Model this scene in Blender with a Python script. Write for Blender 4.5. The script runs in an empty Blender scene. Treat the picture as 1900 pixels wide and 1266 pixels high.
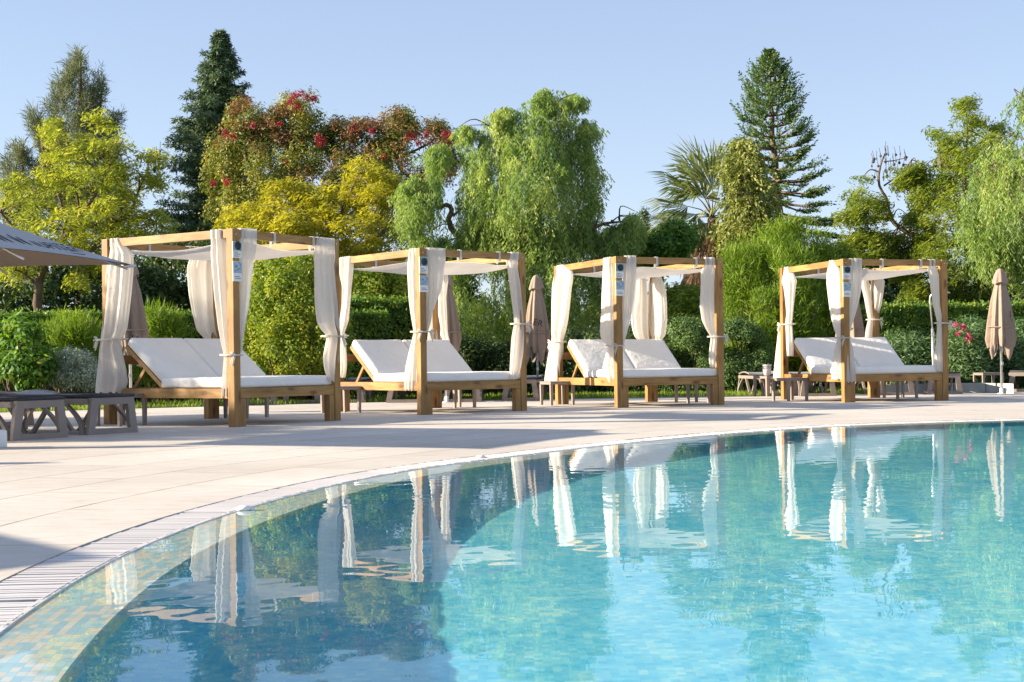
import bpy, bmesh, math, random
import numpy as np
from mathutils import Vector, Matrix
R = math.radians
random.seed(7); rng = np.random.default_rng(11)
SC = bpy.context.scene
COL = SC.collection
# ---------------------------------------------------------------- camera model (measured from the photograph, 1900 x 1266)
F, CX, CY, ROLL, H = 2561.0, 950.0, 670.2, 0.0118, 0.695
CR, SR = math.cos(ROLL), math.sin(ROLL)
def uv(px, py):
    du, dv = px - CX, py - CY
    return CR * du - SR * dv, SR * du + CR * dv
def pt(px, py, Y):
    u, v = uv(px, py)
    return Vector((u * Y / F, Y, H - v * Y / F))
def gnd(px, py, z=0.0):
    u, v = uv(px, py)
    Y = F * (H - z) / v
    return Vector((u * Y / F, Y, z))
def pts(px, py, Y):
    px, py = np.asarray(px, float), np.asarray(py, float)
    du, dv = px - CX, py - CY
    u = CR * du - SR * dv; v = SR * du + CR * dv
    Y = np.broadcast_to(np.asarray(Y, float), u.shape)
    return np.stack([u * Y / F, Y, H - v * Y / F], 1)
# ---------------------------------------------------------------- objects
def tag(o, label=None, cat=None, group=None, kind=None):
    if label: o['label'] = label
    if cat: o['category'] = cat
    if group: o['group'] = group
    if kind: o['kind'] = kind
    return o
def empty(name, loc, rz=0.0):
    o = bpy.data.objects.new(name, None); COL.objects.link(o)
    o.empty_display_size = .2
    o.location = loc; o.rotation_euler = (0, 0, rz)
    return o
def link(name, me, mats, parent=None):
    o = bpy.data.objects.new(name, me); COL.objects.link(o)
    for m in (mats if isinstance(mats, (list, tuple)) else [mats]): me.materials.append(m)
    if parent is not None: o.parent = parent
    return o
def dup(root):
    r = root.copy(); COL.objects.link(r)
    for ch in list(root.children):
        c = ch.copy(); COL.objects.link(c); c.parent = r
        for g in ch.children:
            d = g.copy(); COL.objects.link(d); d.parent = c
    return r
class MB:
    """collects simple solids into one mesh"""
    def __init__(s): s.v = []; s.f = []; s.sm = []; s.mi = []
    def add(s, vs, fs, smooth=False, mi=0):
        n = len(s.v); s.v += [tuple(x) for x in vs]
        for f in fs: s.f.append(tuple(i + n for i in f)); s.sm.append(smooth); s.mi.append(mi)
    def box(s, lo, hi, b=0.0, mi=0):
        (x0, y0, z0), (x1, y1, z1) = lo, hi
        if b <= 0:
            vs = [(x, y, z) for z in (z0, z1) for x, y in ((x0, y0), (x1, y0), (x1, y1), (x0, y1))]
            s.add(vs, [(3, 2, 1, 0), (4, 5, 6, 7), (0, 1, 5, 4), (1, 2, 6, 5), (2, 3, 7, 6), (3, 0, 4, 7)], mi=mi)
        else:
            bm = bmesh.new(); bmesh.ops.create_cube(bm, size=1)
            for v in bm.verts: v.co = Vector(((x0 + x1) / 2 + v.co.x * (x1 - x0), (y0 + y1) / 2 + v.co.y * (y1 - y0), (z0 + z1) / 2 + v.co.z * (z1 - z0)))
            bmesh.ops.bevel(bm, geom=list(bm.edges), offset=b, segments=2, affect='EDGES', profile=.6)
            s.bm(bm, mi=mi)
    def bm(s, bm, M=None, smooth=False, mi=0):
        bm.verts.index_update()
        vs = [(M @ v.co if M else v.co) for v in bm.verts]
        s.add(vs, [tuple(v.index for v in f.verts) for f in bm.faces], smooth, mi); bm.free()
    def obox(s, p, ex, ey, ez, b=0.0):
        """box with corner p and edge vectors"""
        t = MB(); t.box((0, 0, 0), (ex.length, ey.length, ez.length), b)
        X, Y, Z = ex.normalized(), ey.normalized(), ez.normalized()
        s.add([p + X * v[0] + Y * v[1] + Z * v[2] for v in t.v], t.f)
    def bar(s, a, b, w, h, up=(0, 0, 1), bev=0.0):
        a, b = Vector(a), Vector(b); X = (b - a); Z = Vector(up); Yv = Z.cross(X).normalized(); Z = X.cross(Yv).normalized()
        s.obox(a - Yv * w / 2 - Z * h / 2, X, Yv * w, Z * h, bev)
    def tube(s, path, rad, n=8, cap=True, mi=0):
        P = [Vector(p) for p in path]
        if not hasattr(rad, '__len__'): rad = [rad] * len(P)
        vs = []; fs = []
        ref = Vector((0, 0, 1)); d0 = (P[1] - P[0]).normalized()
        if abs(d0.dot(ref)) > .9: ref = Vector((1, 0, 0))
        for i, p in enumerate(P):
            d = (P[min(i + 1, len(P) - 1)] - P[max(i - 1, 0)]).normalized()
            a = (ref - d * ref.dot(d)).normalized(); b = d.cross(a); ref = a
            for k in range(n):
                t = 2 * math.pi * k / n
                vs.append(p + (a * math.cos(t) + b * math.sin(t)) * rad[i])
        for i in range(len(P) - 1):
            for k in range(n):
                k2 = (k + 1) % n
                fs.append((i * n + k, i * n + k2, (i + 1) * n + k2, (i + 1) * n + k))
        if cap: fs.append(tuple(range(n))[::-1]); fs.append(tuple((len(P) - 1) * n + k for k in range(n)))
        s.add(vs, fs, True, mi)
    def lathe(s, prof, c=(0, 0), n=24, mi=0):
        vs = []; fs = []
        for (r, z) in prof:
            for k in range(n):
                t = 2 * math.pi * k / n; vs.append((c[0] + r * math.cos(t), c[1] + r * math.sin(t), z))
        for i in range(len(prof) - 1):
            for k in range(n):
                k2 = (k + 1) % n; fs.append((i * n + k, i * n + k2, (i + 1) * n + k2, (i + 1) * n + k))
        fs.append(tuple(range(n))[::-1]); fs.append(tuple((len(prof) - 1) * n + k for k in range(n)))
        s.add(vs, fs, True, mi)
    def grid(s, G, smooth=True, closed=False, mi=0):
        """G: rows x cols x 3"""
        G = np.asarray(G, float); r, c = G.shape[:2]; fs = []
        for i in range(r - 1):
            for k in range(c if closed else c - 1):
                k2 = (k + 1) % c; fs.append((i * c + k, i * c + k2, (i + 1) * c + k2, (i + 1) * c + k))
        s.add(G.reshape(-1, 3), fs, smooth, mi)
    def build(s, name, mats, parent=None):
        me = bpy.data.meshes.new(name); me.from_pydata([tuple(map(float, v)) for v in s.v], [], s.f)
        me.polygons.foreach_set('use_smooth', s.sm); me.polygons.foreach_set('material_index', s.mi); me.update()
        return link(name, me, mats, parent)
def quads(name, V, rnd, mat, parent=None, nv=4):
    """V: (N,nv,3) separate faces with one random number each (leaf hue)"""
    N = len(V); me = bpy.data.meshes.new(name)
    me.vertices.add(N * nv); me.vertices.foreach_set('co', np.ascontiguousarray(V, np.float32).ravel())
    me.loops.add(N * nv); me.loops.foreach_set('vertex_index', np.arange(N * nv, dtype=np.int32))
    me.polygons.add(N); me.polygons.foreach_set('loop_start', np.arange(0, N * nv, nv, dtype=np.int32))
    a = me.attributes.new('rnd', 'FLOAT', 'FACE'); a.data.foreach_set('value', np.asarray(rnd, np.float32))
    me.update(calc_edges=True)
    return link(name, me, mat, parent)
def nrm(a): return a / (np.linalg.norm(a, axis=-1, keepdims=True) + 1e-9)
def rvec(n): return nrm(rng.normal(size=(n, 3)))
def leafquads(P, D, N, L, W, sh=.5):
    D = nrm(D); S = nrm(np.cross(D, N)); L = np.asarray(L).reshape(-1, 1) * np.ones((len(P), 1)); W = np.asarray(W).reshape(-1, 1) * np.ones((len(P), 1))
    m = P + D * L * sh
    return np.stack([P, m + S * W / 2, P + D * L, m - S * W / 2], 1)
# ---------------------------------------------------------------- materials
def nt(name):
    m = bpy.data.materials.new(name); m.use_nodes = True; t = m.node_tree
    b = t.nodes['Principled BSDF']
    return m, t, b
def lk(t, a, b): t.links.new(a, b)
def nd(t, typ, **kw):
    n = t.nodes.new(typ)
    for k, v in kw.items(): setattr(n, k, v)
    return n
def ramp(t, fac, stops):
    r = nd(t, 'ShaderNodeValToRGB'); e = r.color_ramp.elements
    while len(e) < len(stops): e.new(.5)
    for i, (p, c) in enumerate(stops): e[i].position = p; e[i].color = (*c, 1)
    lk(t, fac, r.inputs[0]); return r.outputs[0]
def noise(t, scale, detail=4, vec=None, rough=.5, dim=None):
    n = nd(t, 'ShaderNodeTexNoise'); n.inputs['Scale'].default_value = scale; n.inputs['Detail'].default_value = detail; n.inputs['Roughness'].default_value = rough
    if vec is not None: lk(t, vec, n.inputs['Vector'])
    return n
def coords(t, scale=(1, 1, 1), kind='Object', rot=(0, 0, 0)):
    c = nd(t, 'ShaderNodeTexCoord'); m = nd(t, 'ShaderNodeMapping'); m.inputs['Scale'].default_value = scale; m.inputs['Rotation'].default_value = rot
    lk(t, c.outputs[kind], m.inputs[0]); return m.outputs[0]
def bump(t, b, h, strength=.3, dist=.01):
    n = nd(t, 'ShaderNodeBump'); n.inputs['Strength'].default_value = strength; n.inputs['Distance'].default_value = dist
    lk(t, h, n.inputs['Height']); lk(t, n.outputs[0], b.inputs['Normal'])
def plain(name, c1, c2=None, rough=.6, scale=8, bs=.2, bd=.004, metal=0.0, spec=.4, detail=5):
    m, t, b = nt(name); c2 = c2 or tuple(x * .8 for x in c1)
    n = noise(t, scale, detail, coords(t)); lk(t, ramp(t, n.outputs[0], [(.3, c2), (.7, c1)]), b.inputs['Base Color'])
    b.inputs['Roughness'].default_value = rough; b.inputs['Metallic'].default_value = metal; b.inputs['Specular IOR Level'].default_value = spec
    n2 = noise(t, scale * 12, 3, coords(t)); bump(t, b, n2.outputs[0], bs, bd)
    return m
def wood(name, axis):
    sc = [9, 9, 9]; sc[axis] = .9
    m, t, b = nt(name)
    v = coords(t, tuple(sc))
    oi = nd(t, 'ShaderNodeObjectInfo'); ad = nd(t, 'ShaderNodeVectorMath'); ad.operation = 'ADD'
    lk(t, v, ad.inputs[0]); cm = nd(t, 'ShaderNodeCombineXYZ'); ml = nd(t, 'ShaderNodeMath'); ml.operation = 'MULTIPLY'; ml.inputs[1].default_value = 37
    lk(t, oi.outputs['Random'], ml.inputs[0]); lk(t, ml.outputs[0], cm.inputs[0]); lk(t, ml.outputs[0], cm.inputs[1]); lk(t, cm.outputs[0], ad.inputs[1])
    v = ad.outputs[0]
    n = noise(t, 2.2, 6, v, .62); n.inputs['Distortion'].default_value = 1.2
    col = ramp(t, n.outputs[0], [(.25, (.22, .105, .03)), (.45, (.335, .18, .056)), (.6, (.405, .23, .075)), (.8, (.47, .285, .105))])
    # knots
    vo = nd(t, 'ShaderNodeTexVoronoi'); vs = [7, 7, 7]; vs[axis] = 2.6; lk(t, coords(t, tuple(vs)), vo.inputs['Vector']); vo.inputs['Scale'].default_value = 1.0
    kf = ramp(t, vo.outputs['Distance'], [(.12, (1, 1, 1)), (.26, (0, 0, 0))])
    mx = nd(t, 'ShaderNodeMix'); mx.data_type = 'RGBA'; lk(t, kf, mx.inputs[0]); lk(t, col, mx.inputs[6]); mx.inputs[7].default_value = (.16, .07, .025, 1)
    # weather stain
    st = noise(t, 1.3, 4, coords(t)); ms = nd(t, 'ShaderNodeMix'); ms.data_type = 'RGBA'; ms.blend_type = 'MULTIPLY'
    lk(t, ramp(t, st.outputs[0], [(.35, (.68, .66, .62)), (.6, (1, 1, 1))]), ms.inputs[7]); lk(t, mx.outputs[2], ms.inputs[6]); ms.inputs[0].default_value = 1
    lk(t, ms.outputs[2], b.inputs['Base Color']); b.inputs['Roughness'].default_value = .55; b.inputs['Specular IOR Level'].default_value = .35
    bump(t, b, n.outputs[0], .25, .004)
    return m
def cloth(name, c, tr=.35, sheer=0.0, sc=1.0):
    m, t, b = nt(name); out = t.nodes['Material Output']
    n = noise(t, 3 * sc, 4, coords(t)); w = nd(t, 'ShaderNodeTexWave'); w.inputs['Scale'].default_value = 160; w.inputs['Distortion'].default_value = 2; lk(t, coords(t), w.inputs['Vector'])
    col = ramp(t, n.outputs[0], [(.3, tuple(x * .92 for x in c)), (.7, c)])
    lk(t, col, b.inputs['Base Color']); b.inputs['Roughness'].default_value = .85; b.inputs['Specular IOR Level'].default_value = .1
    n2 = noise(t, 7 * sc, 3, coords(t)); n2.inputs['Distortion'].default_value = 1.5; bump(t, b, n2.outputs[0], .45, .03)
    last = b.outputs[0]
    if tr:
        tl = nd(t, 'ShaderNodeBsdfTranslucent'); lk(t, col, tl.inputs[0]); mx = nd(t, 'ShaderNodeMixShader'); mx.inputs[0].default_value = tr
        lk(t, last, mx.inputs[1]); lk(t, tl.outputs[0], mx.inputs[2]); last = mx.outputs[0]
    if sheer:
        tp = nd(t, 'ShaderNodeBsdfTransparent'); mx = nd(t, 'ShaderNodeMixShader'); mx.inputs[0].default_value = sheer
        lk(t, last, mx.inputs[1]); lk(t, tp.outputs[0], mx.inputs[2]); last = mx.outputs[0]
    lk(t, last, out.inputs[0]); return m
def leafmat(name, stops, tr=.35, rough=.55, tint=(1.25, 1.25, .6)):
    """stops: hue range over the random number each leaf carries"""
    m, t, b = nt(name); out = t.nodes['Material Output']
    a = nd(t, 'ShaderNodeAttribute'); a.attribute_name = 'rnd'
    col = ramp(t, a.outputs['Fac'], stops)
    lk(t, col, b.inputs['Base Color']); b.inputs['Roughness'].default_value = rough; b.inputs['Specular IOR Level'].default_value = .3
    tl = nd(t, 'ShaderNodeBsdfTranslucent'); mm = nd(t, 'ShaderNodeMix'); mm.data_type = 'RGBA'; mm.blend_type = 'MULTIPLY'; mm.inputs[0].default_value = 1
    lk(t, col, mm.inputs[6]); mm.inputs[7].default_value = (*tint, 1); lk(t, mm.outputs[2], tl.inputs[0])
    mx = nd(t, 'ShaderNodeMixShader'); mx.inputs[0].default_value = tr; lk(t, b.outputs[0], mx.inputs[1]); lk(t, tl.outputs[0], mx.inputs[2])
    lk(t, mx.outputs[0], out.inputs[0]); return m
WX, WY, WZ = wood('pine_along_x', 0), wood('pine_along_y', 1), wood('pine_along_z', 2)
CURT = cloth('curtain_voile', (.87, .83, .77), .48, .12)
CANVAS = cloth('canopy_canvas', (.87, .84, .80), .5)
MATT = cloth('mattress_cover', (.84, .815, .775), 0.0, sc=.7)
TAUPE = cloth('parasol_taupe', (.37, .285, .225), .18)
PLAST = plain('taupe_resin', (.285, .232, .20), (.235, .19, .165), .5, 5, .1)
SLING = plain('grey_sling', (.34, .335, .345), (.26, .26, .27), .7, 30, .3)
SLING2 = plain('charcoal_sling', (.05, .05, .055), (.03, .03, .035), .7, 30, .3)
METAL = plain('brushed_metal', (.62, .61, .6), (.5, .49, .48), .35, 20, .05, metal=.7)
WHITEP = plain('white_enamel', (.78, .77, .75), (.7, .69, .67), .4, 6, .1)
BLACK = plain('black_print', (.02, .02, .025), (.015, .015, .02), .7)
BARK = plain('bark_brown', (.20, .14, .095), (.09, .06, .04), .9, 5, .8, .03)
BARKG = plain('bark_grey', (.25, .20, .16), (.12, .09, .07), .9, 6, .8, .03)
# ================================================================ SETTING: pool, deck, lawn
def spline(P, n):
    P = [Vector((*p, 0)) for p in P]; m = len(P); out = []
    for i in range(m):
        p0, p1, p2, p3 = P[(i - 1) % m], P[i], P[(i + 1) % m], P[(i + 2) % m]
        for k in range(n):
            t = k / n
            out.append(.5 * ((2 * p1) + (p2 - p0) * t + (2 * p0 - 5 * p1 + 4 * p2 - p3) * t * t + (3 * p1 - p0 - 3 * p2 + p3) * t ** 3))
    return np.array([(v.x, v.y) for v in out])
POOL_PTS = [(-1.50, 2.9), (-1.66, 4.2), (-1.68, 5.5), (-1.50, 7.0), (-1.02, 8.75), (-.25, 10.2), (.75, 11.7), (2.0, 13.2), (3.6, 14.45), (5.8, 15.15),
            (8.4, 15.3), (11, 14.4), (13, 12), (13.6, 8), (12.4, 4), (9, 1.9), (5, 1.25), (1.5, 1.1), (-.5, 1.35), (-1.25, 2.0)]
c0 = spline(POOL_PTS, 40)
# resample by arc length, smooth
def resample(c, ds):
    d = np.linalg.norm(np.roll(c, -1, 0) - c, axis=1); s = np.concatenate([[0], np.cumsum(d)]); cc = np.vstack([c, c[:1]])
    n = int(s[-1] / ds); q = np.arange(n) * s[-1] / n
    return np.stack([np.interp(q, s, cc[:, 0]), np.interp(q, s, cc[:, 1])], 1), q, s[-1]
c0, _, _ = resample(c0, .06)
for _ in range(60): c0 = .25 * np.roll(c0, 1, 0) + .5 * c0 + .25 * np.roll(c0, -1, 0)
CUR, ARC, PER = resample(c0, .06)
tan = nrm(np.roll(CUR, -1, 0) - np.roll(CUR, 1, 0)); NOUT = np.stack([-tan[:, 1], tan[:, 0]], 1)
if np.mean(np.sum(NOUT * (CUR - np.array([5., 8.])), 1)) < 0: NOUT = -NOUT
def ring(off, z):
    p = CUR + NOUT * off
    return np.concatenate([p, np.full((len(p), 1), z)], 1)
NC = len(CUR)
def strip(name, rings, offs, mat, smooth=False):
    """closed loft of rings; stores offset and arc length for the paving pattern (seam split)"""
    V = np.concatenate([np.vstack([r, r[:1]]) for r in rings]); m = NC + 1
    fs = [(i * m + k, i * m + k + 1, (i + 1) * m + k + 1, (i + 1) * m + k) for i in range(len(rings) - 1) for k in range(NC)]
    me = bpy.data.meshes.new(name); me.from_pydata(V.tolist(), [], fs); me.update()
    # keep normals up
    a = me.attributes.new('po', 'FLOAT', 'POINT'); a.data.foreach_set('value', np.repeat(np.asarray(offs, np.float32), m))
    a = me.attributes.new('ps', 'FLOAT', 'POINT'); a.data.foreach_set('value', np.tile(np.append(ARC, PER).astype(np.float32), len(rings)))
    if smooth: me.polygons.foreach_set('use_smooth', [True] * len(fs))
    return link(name, me, mat)
def attr(t, n):
    a = nd(t, 'ShaderNodeAttribute'); a.attribute_name = n; return a.outputs['Fac']
def mth(t, op, a, b=None):
    n = nd(t, 'ShaderNodeMath'); n.operation = op
    for i, x in enumerate((a, b)):
        if x is None: continue
        if isinstance(x, (int, float)): n.inputs[i].default_value = x
        else: lk(t, x, n.inputs[i])
    return n.outputs[0]
def mixc(t, f, a, b, mode='MIX'):
    n = nd(t, 'ShaderNodeMix'); n.data_type = 'RGBA'; n.blend_type = mode
    for i, x in ((0, f), (6, a), (7, b)):
        if isinstance(x, (int, float)): n.inputs[i].default_value = x
        elif isinstance(x, tuple): n.inputs[i].default_value = (*x, 1)
        else: lk(t, x, n.inputs[i])
    return n.outputs[2]
def tilemat(name, su, sv, stops, grout, rough=.35, gw=.06, bs=0):
    """small mosaic tiles laid along the pool edge"""
    m, t, b = nt(name)
    u = mth(t, 'DIVIDE', attr(t, 'ps'), su); v = mth(t, 'DIVIDE', attr(t, 'po'), sv)
    fu, fv = mth(t, 'FLOOR', u), mth(t, 'FLOOR', v)
    cb = nd(t, 'ShaderNodeCombineXYZ'); lk(t, fu, cb.inputs[0]); lk(t, fv, cb.inputs[1])
    wn = nd(t, 'ShaderNodeTexWhiteNoise'); wn.noise_dimensions = '2D'; lk(t, cb.outputs[0], wn.inputs['Vector'])
    col = ramp(t, wn.outputs['Value'], stops)
    gu = mth(t, 'LESS_THAN', mth(t, 'SUBTRACT', u, fu), gw * sv / su); gv = mth(t, 'LESS_THAN', mth(t, 'SUBTRACT', v, fv), gw)
    g = mth(t, 'MAXIMUM', gu, gv)
    lk(t, mixc(t, g, col, grout), b.inputs['Base Color']); b.inputs['Roughness'].default_value = rough
    return m
# --- deck
def deckmat():
    m, t, b = nt('travertine_paving')
    v = coords(t); po, ps = attr(t, 'po'), attr(t, 'ps')
    n1 = noise(t, .5, 5, v); n2 = noise(t, 5, 8, coords(t, (1, 3.2, 1), rot=(0, 0, .35)), .72); n3 = noise(t, 60, 3, v)
    col = ramp(t, n1.outputs[0], [(.3, (.53, .485, .435)), (.7, (.655, .61, .56))])
    col = mixc(t, .7, col, ramp(t, n2.outputs[0], [(.30, (.66, .60, .53)), (.46, (.93, .91, .88)), (.6, (1, 1, 1)), (.78, (.97, .93, .88))]), 'MULTIPLY')
    row = mth(t, 'DIVIDE', mth(t, 'ADD', po, .02), .62); fr = mth(t, 'FLOOR', row)
    s = mth(t, 'ADD', mth(t, 'DIVIDE', ps, 1.24), mth(t, 'MULTIPLY', fr, .37)); fs = mth(t, 'FLOOR', s)
    cb = nd(t, 'ShaderNodeCombineXYZ'); lk(t, fr, cb.inputs[0]); lk(t, fs, cb.inputs[1]); wn = nd(t, 'ShaderNodeTexWhiteNoise'); wn.noise_dimensions = '2D'; lk(t, cb.outputs[0], wn.inputs['Vector'])
    col = mixc(t, .55, col, ramp(t, wn.outputs['Value'], [(0, (.80, .79, .78)), (1, (1, 1, 1))]), 'MULTIPLY')
    j1 = mth(t, 'LESS_THAN', mth(t, 'SUBTRACT', row, fr), .020); j2 = mth(t, 'LESS_THAN', mth(t, 'SUBTRACT', s, fs), .009)
    jn = noise(t, 2.5, 4, v); j = mth(t, 'MULTIPLY', mth(t, 'MAXIMUM', j1, mth(t, 'MULTIPLY', j2, .7)), ramp(t, jn.outputs[0], [(.32, (.35, .35, .35)), (.6, (1, 1, 1))]))
    lk(t, mixc(t, j, col, (.12, .09, .065)), b.inputs['Base Color']); b.inputs['Roughness'].default_value = .75; b.inputs['Specular IOR Level'].default_value = .25
    bump(t, b, mixc(t, .5, n2.outputs[0], n3.outputs[0]), .25, .006); return m
DECK_EDGE = [(-16, 15.5), (-9, 20.3), (-6, 22.3), (-3, 24), (0, 24.7), (3, 25.2), (7, 25.9), (11, 26.3), (20, 26.8), (22, -6), (-16, -6)]
def hit_poly(o, d, poly):
    best = 1e9
    for i in range(len(poly)):
        a, b = np.array(poly[i]), np.array(poly[(i + 1) % len(poly)]); e = b - a
        den = d[0] * e[1] - d[1] * e[0]
        if abs(den) < 1e-9: continue
        w = a - o; t = (w[0] * e[1] - w[1] * e[0]) / den; s = (w[0] * d[1] - w[1] * d[0]) / den
        if t > 0 and -1e-9 <= s <= 1 + 1e-9: best = min(best, t)
    return o + d * best
PC = np.array([5., 8.])
edge = np.array([hit_poly(PC, nrm(p + n * 1.9 - PC), DECK_EDGE) for p, n in zip(CUR, NOUT)])
far = np.array([PC + nrm(p + n * 1.9 - PC) * 420 for p, n in zip(CUR, NOUT)])
r0 = CUR + NOUT * 1.86
rings = [ring(0, -.03), ring(0, 0), ring(.62, 0), ring(1.24, 0), ring(1.86, 0)]; offs = [0, 0, .62, 1.24, 1.86]
for k in range(1, 13):
    t = k / 12; rings.append(np.concatenate([r0 * (1 - t) + edge * t, np.zeros((NC, 1))], 1)); offs.append(1.86 + 9.3 * t)
rings.append(np.concatenate([edge, np.full((NC, 1), -.05)], 1)); offs.append(11.17)
tag(strip('pool_deck', rings, offs, deckmat()), kind='structure')
# --- lawn sheet out to the horizon
def lawnmat():
    m, t, b = nt('lawn_turf'); n = noise(t, .8, 6, coords(t)); n2 = noise(t, 25, 4, coords(t))
    col = mixc(t, .5, ramp(t, n.outputs[0], [(.3, (.07, .10, .02)), (.7, (.13, .17, .035))]), ramp(t, n2.outputs[0], [(.3, (.5, .5, .5)), (.7, (1, 1, 1))]), 'MULTIPLY')
    lk(t, col, b.inputs['Base Color']); b.inputs['Roughness'].default_value = .9; bump(t, b, n2.outputs[0], .8, .05); return m
e3 = np.concatenate([edge, np.full((NC, 1), -.012)], 1); f3 = np.concatenate([far, np.full((NC, 1), -.012)], 1)
tag(strip('lawn', [e3, e3 * .8 + f3 * .2 * np.array([1, 1, 1]), f3], [0, 50, 400], lawnmat()), kind='structure')
# --- overflow grating: white slats across the gutter
GW = .255
gb = np.arange(0, PER, .032); m_ = []
px_ = np.interp(gb, np.append(ARC, PER), np.append(CUR[:, 0], CUR[0, 0])); py_ = np.interp(gb, np.append(ARC, PER), np.append(CUR[:, 1], CUR[0, 1]))
nx_ = np.interp(gb, np.append(ARC, PER), np.append(NOUT[:, 0], NOUT[0, 0])); ny_ = np.interp(gb, np.append(ARC, PER), np.append(NOUT[:, 1], NOUT[0, 1]))
sl = MB()
for i_, (x, y, nx, ny) in enumerate(zip(px_, py_, nx_, ny_)):
    if i_ % 38 == 0: sec = (random.uniform(-.002, .0012), random.uniform(-.003, .003)); continue
    n = Vector((nx, ny, 0)).normalized(); tt = Vector((-n.y, n.x, 0)); o = Vector((x, y, -.0135 + sec[0] + random.uniform(-.0022, .001))) + n * sec[1]
    sl.obox(o - n * .008 - tt * .0125, -n * (GW - .03), tt * .025, Vector((0, 0, .012)))
sl.build('pool_grating', plain('white_grating', (.62, .59, .585), (.50, .47, .46), .5, 1.7, .1)).update_tag()
tag(bpy.data.objects['pool_grating'], kind='structure')
tag(strip('pool_gutter', [ring(-.001, -.012), ring(-.002, -.0165), ring(-GW + .02, -.0165)], [0, 0, .2], plain('gutter_shade', (.26, .25, .25), (.2, .19, .19), .8)), kind='structure')
MOS = [(0, (.78, .66, .50)), (.22, (.84, .74, .60)), (.44, (.80, .71, .57)), (.52, (.56, .70, .69)), (.75, (.46, .63, .65)), (1, (.42, .60, .63))]
MOSM = tilemat('edge_mosaic', .05, .0255, MOS, (.50, .49, .44)); DEPTH = .46
IN, LED = -GW + .012, -.50
lipm = tilemat('edge_lip', .05, .0255, [(0, (.62, .58, .52)), (1, (.70, .67, .62))], (.5, .48, .45))
lip = strip('pool_lip', [ring(IN + .022, -.0035), ring(IN, -.0045), ring(IN - .004, -.0125)], [0, .02, .05], lipm)
tag(lip, kind='structure')
led = strip('pool_ledge', [ring(IN - .003, -.0120), ring(IN - .05, -.018), ring(LED + .006, -.042), ring(LED, -.050), ring(LED - .012, -.16), ring(LED - .012, -.165)], [0, .05, .27, .28, .35, .353], MOSM)
tag(led, kind='structure')
BLU = [(0, (.07, .55, .76)), (.35, (.10, .62, .80)), (.7, (.15, .67, .79)), (1, (.27, .72, .75))]
wallm = tilemat('wall_mosaic', .0255, .0255, BLU, (.40, .55, .58))
wal = strip('pool_wall', [ring(LED - .012, -.16), ring(LED - .02, -DEPTH + .12), ring(LED - .05, -DEPTH + .05), ring(LED - .25, -DEPTH)], [0, .2, .28, .5], wallm)
tag(wal, kind='structure')
m, t, b = nt('mosaic_painted_caustics')
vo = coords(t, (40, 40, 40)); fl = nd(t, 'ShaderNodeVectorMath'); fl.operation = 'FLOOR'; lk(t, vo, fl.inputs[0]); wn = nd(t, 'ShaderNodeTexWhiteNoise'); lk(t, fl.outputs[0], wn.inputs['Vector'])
nz = noise(t, 5.5, 5, coords(t, (1, 1, 1)), .6); nz.inputs['Distortion'].default_value = .8; vv = mth(t, 'ADD', mth(t, 'MULTIPLY', wn.outputs['Value'], .45), mth(t, 'MULTIPLY', ramp(t, nz.outputs[0], [(.3, (0, 0, 0)), (.7, (1, 1, 1))]), .6))  # broad noise paints caustic light mottling over the random tile tones
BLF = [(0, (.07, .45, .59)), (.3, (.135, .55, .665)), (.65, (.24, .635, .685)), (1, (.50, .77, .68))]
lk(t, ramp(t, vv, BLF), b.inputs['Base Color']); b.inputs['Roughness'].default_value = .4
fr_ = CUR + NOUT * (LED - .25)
fl_ = MB(); fl_.add([(x, y, -DEPTH) for x, y in fr_], [tuple(range(NC))]); flo = tag(fl_.build('pool_floor', m), kind='structure')
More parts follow.
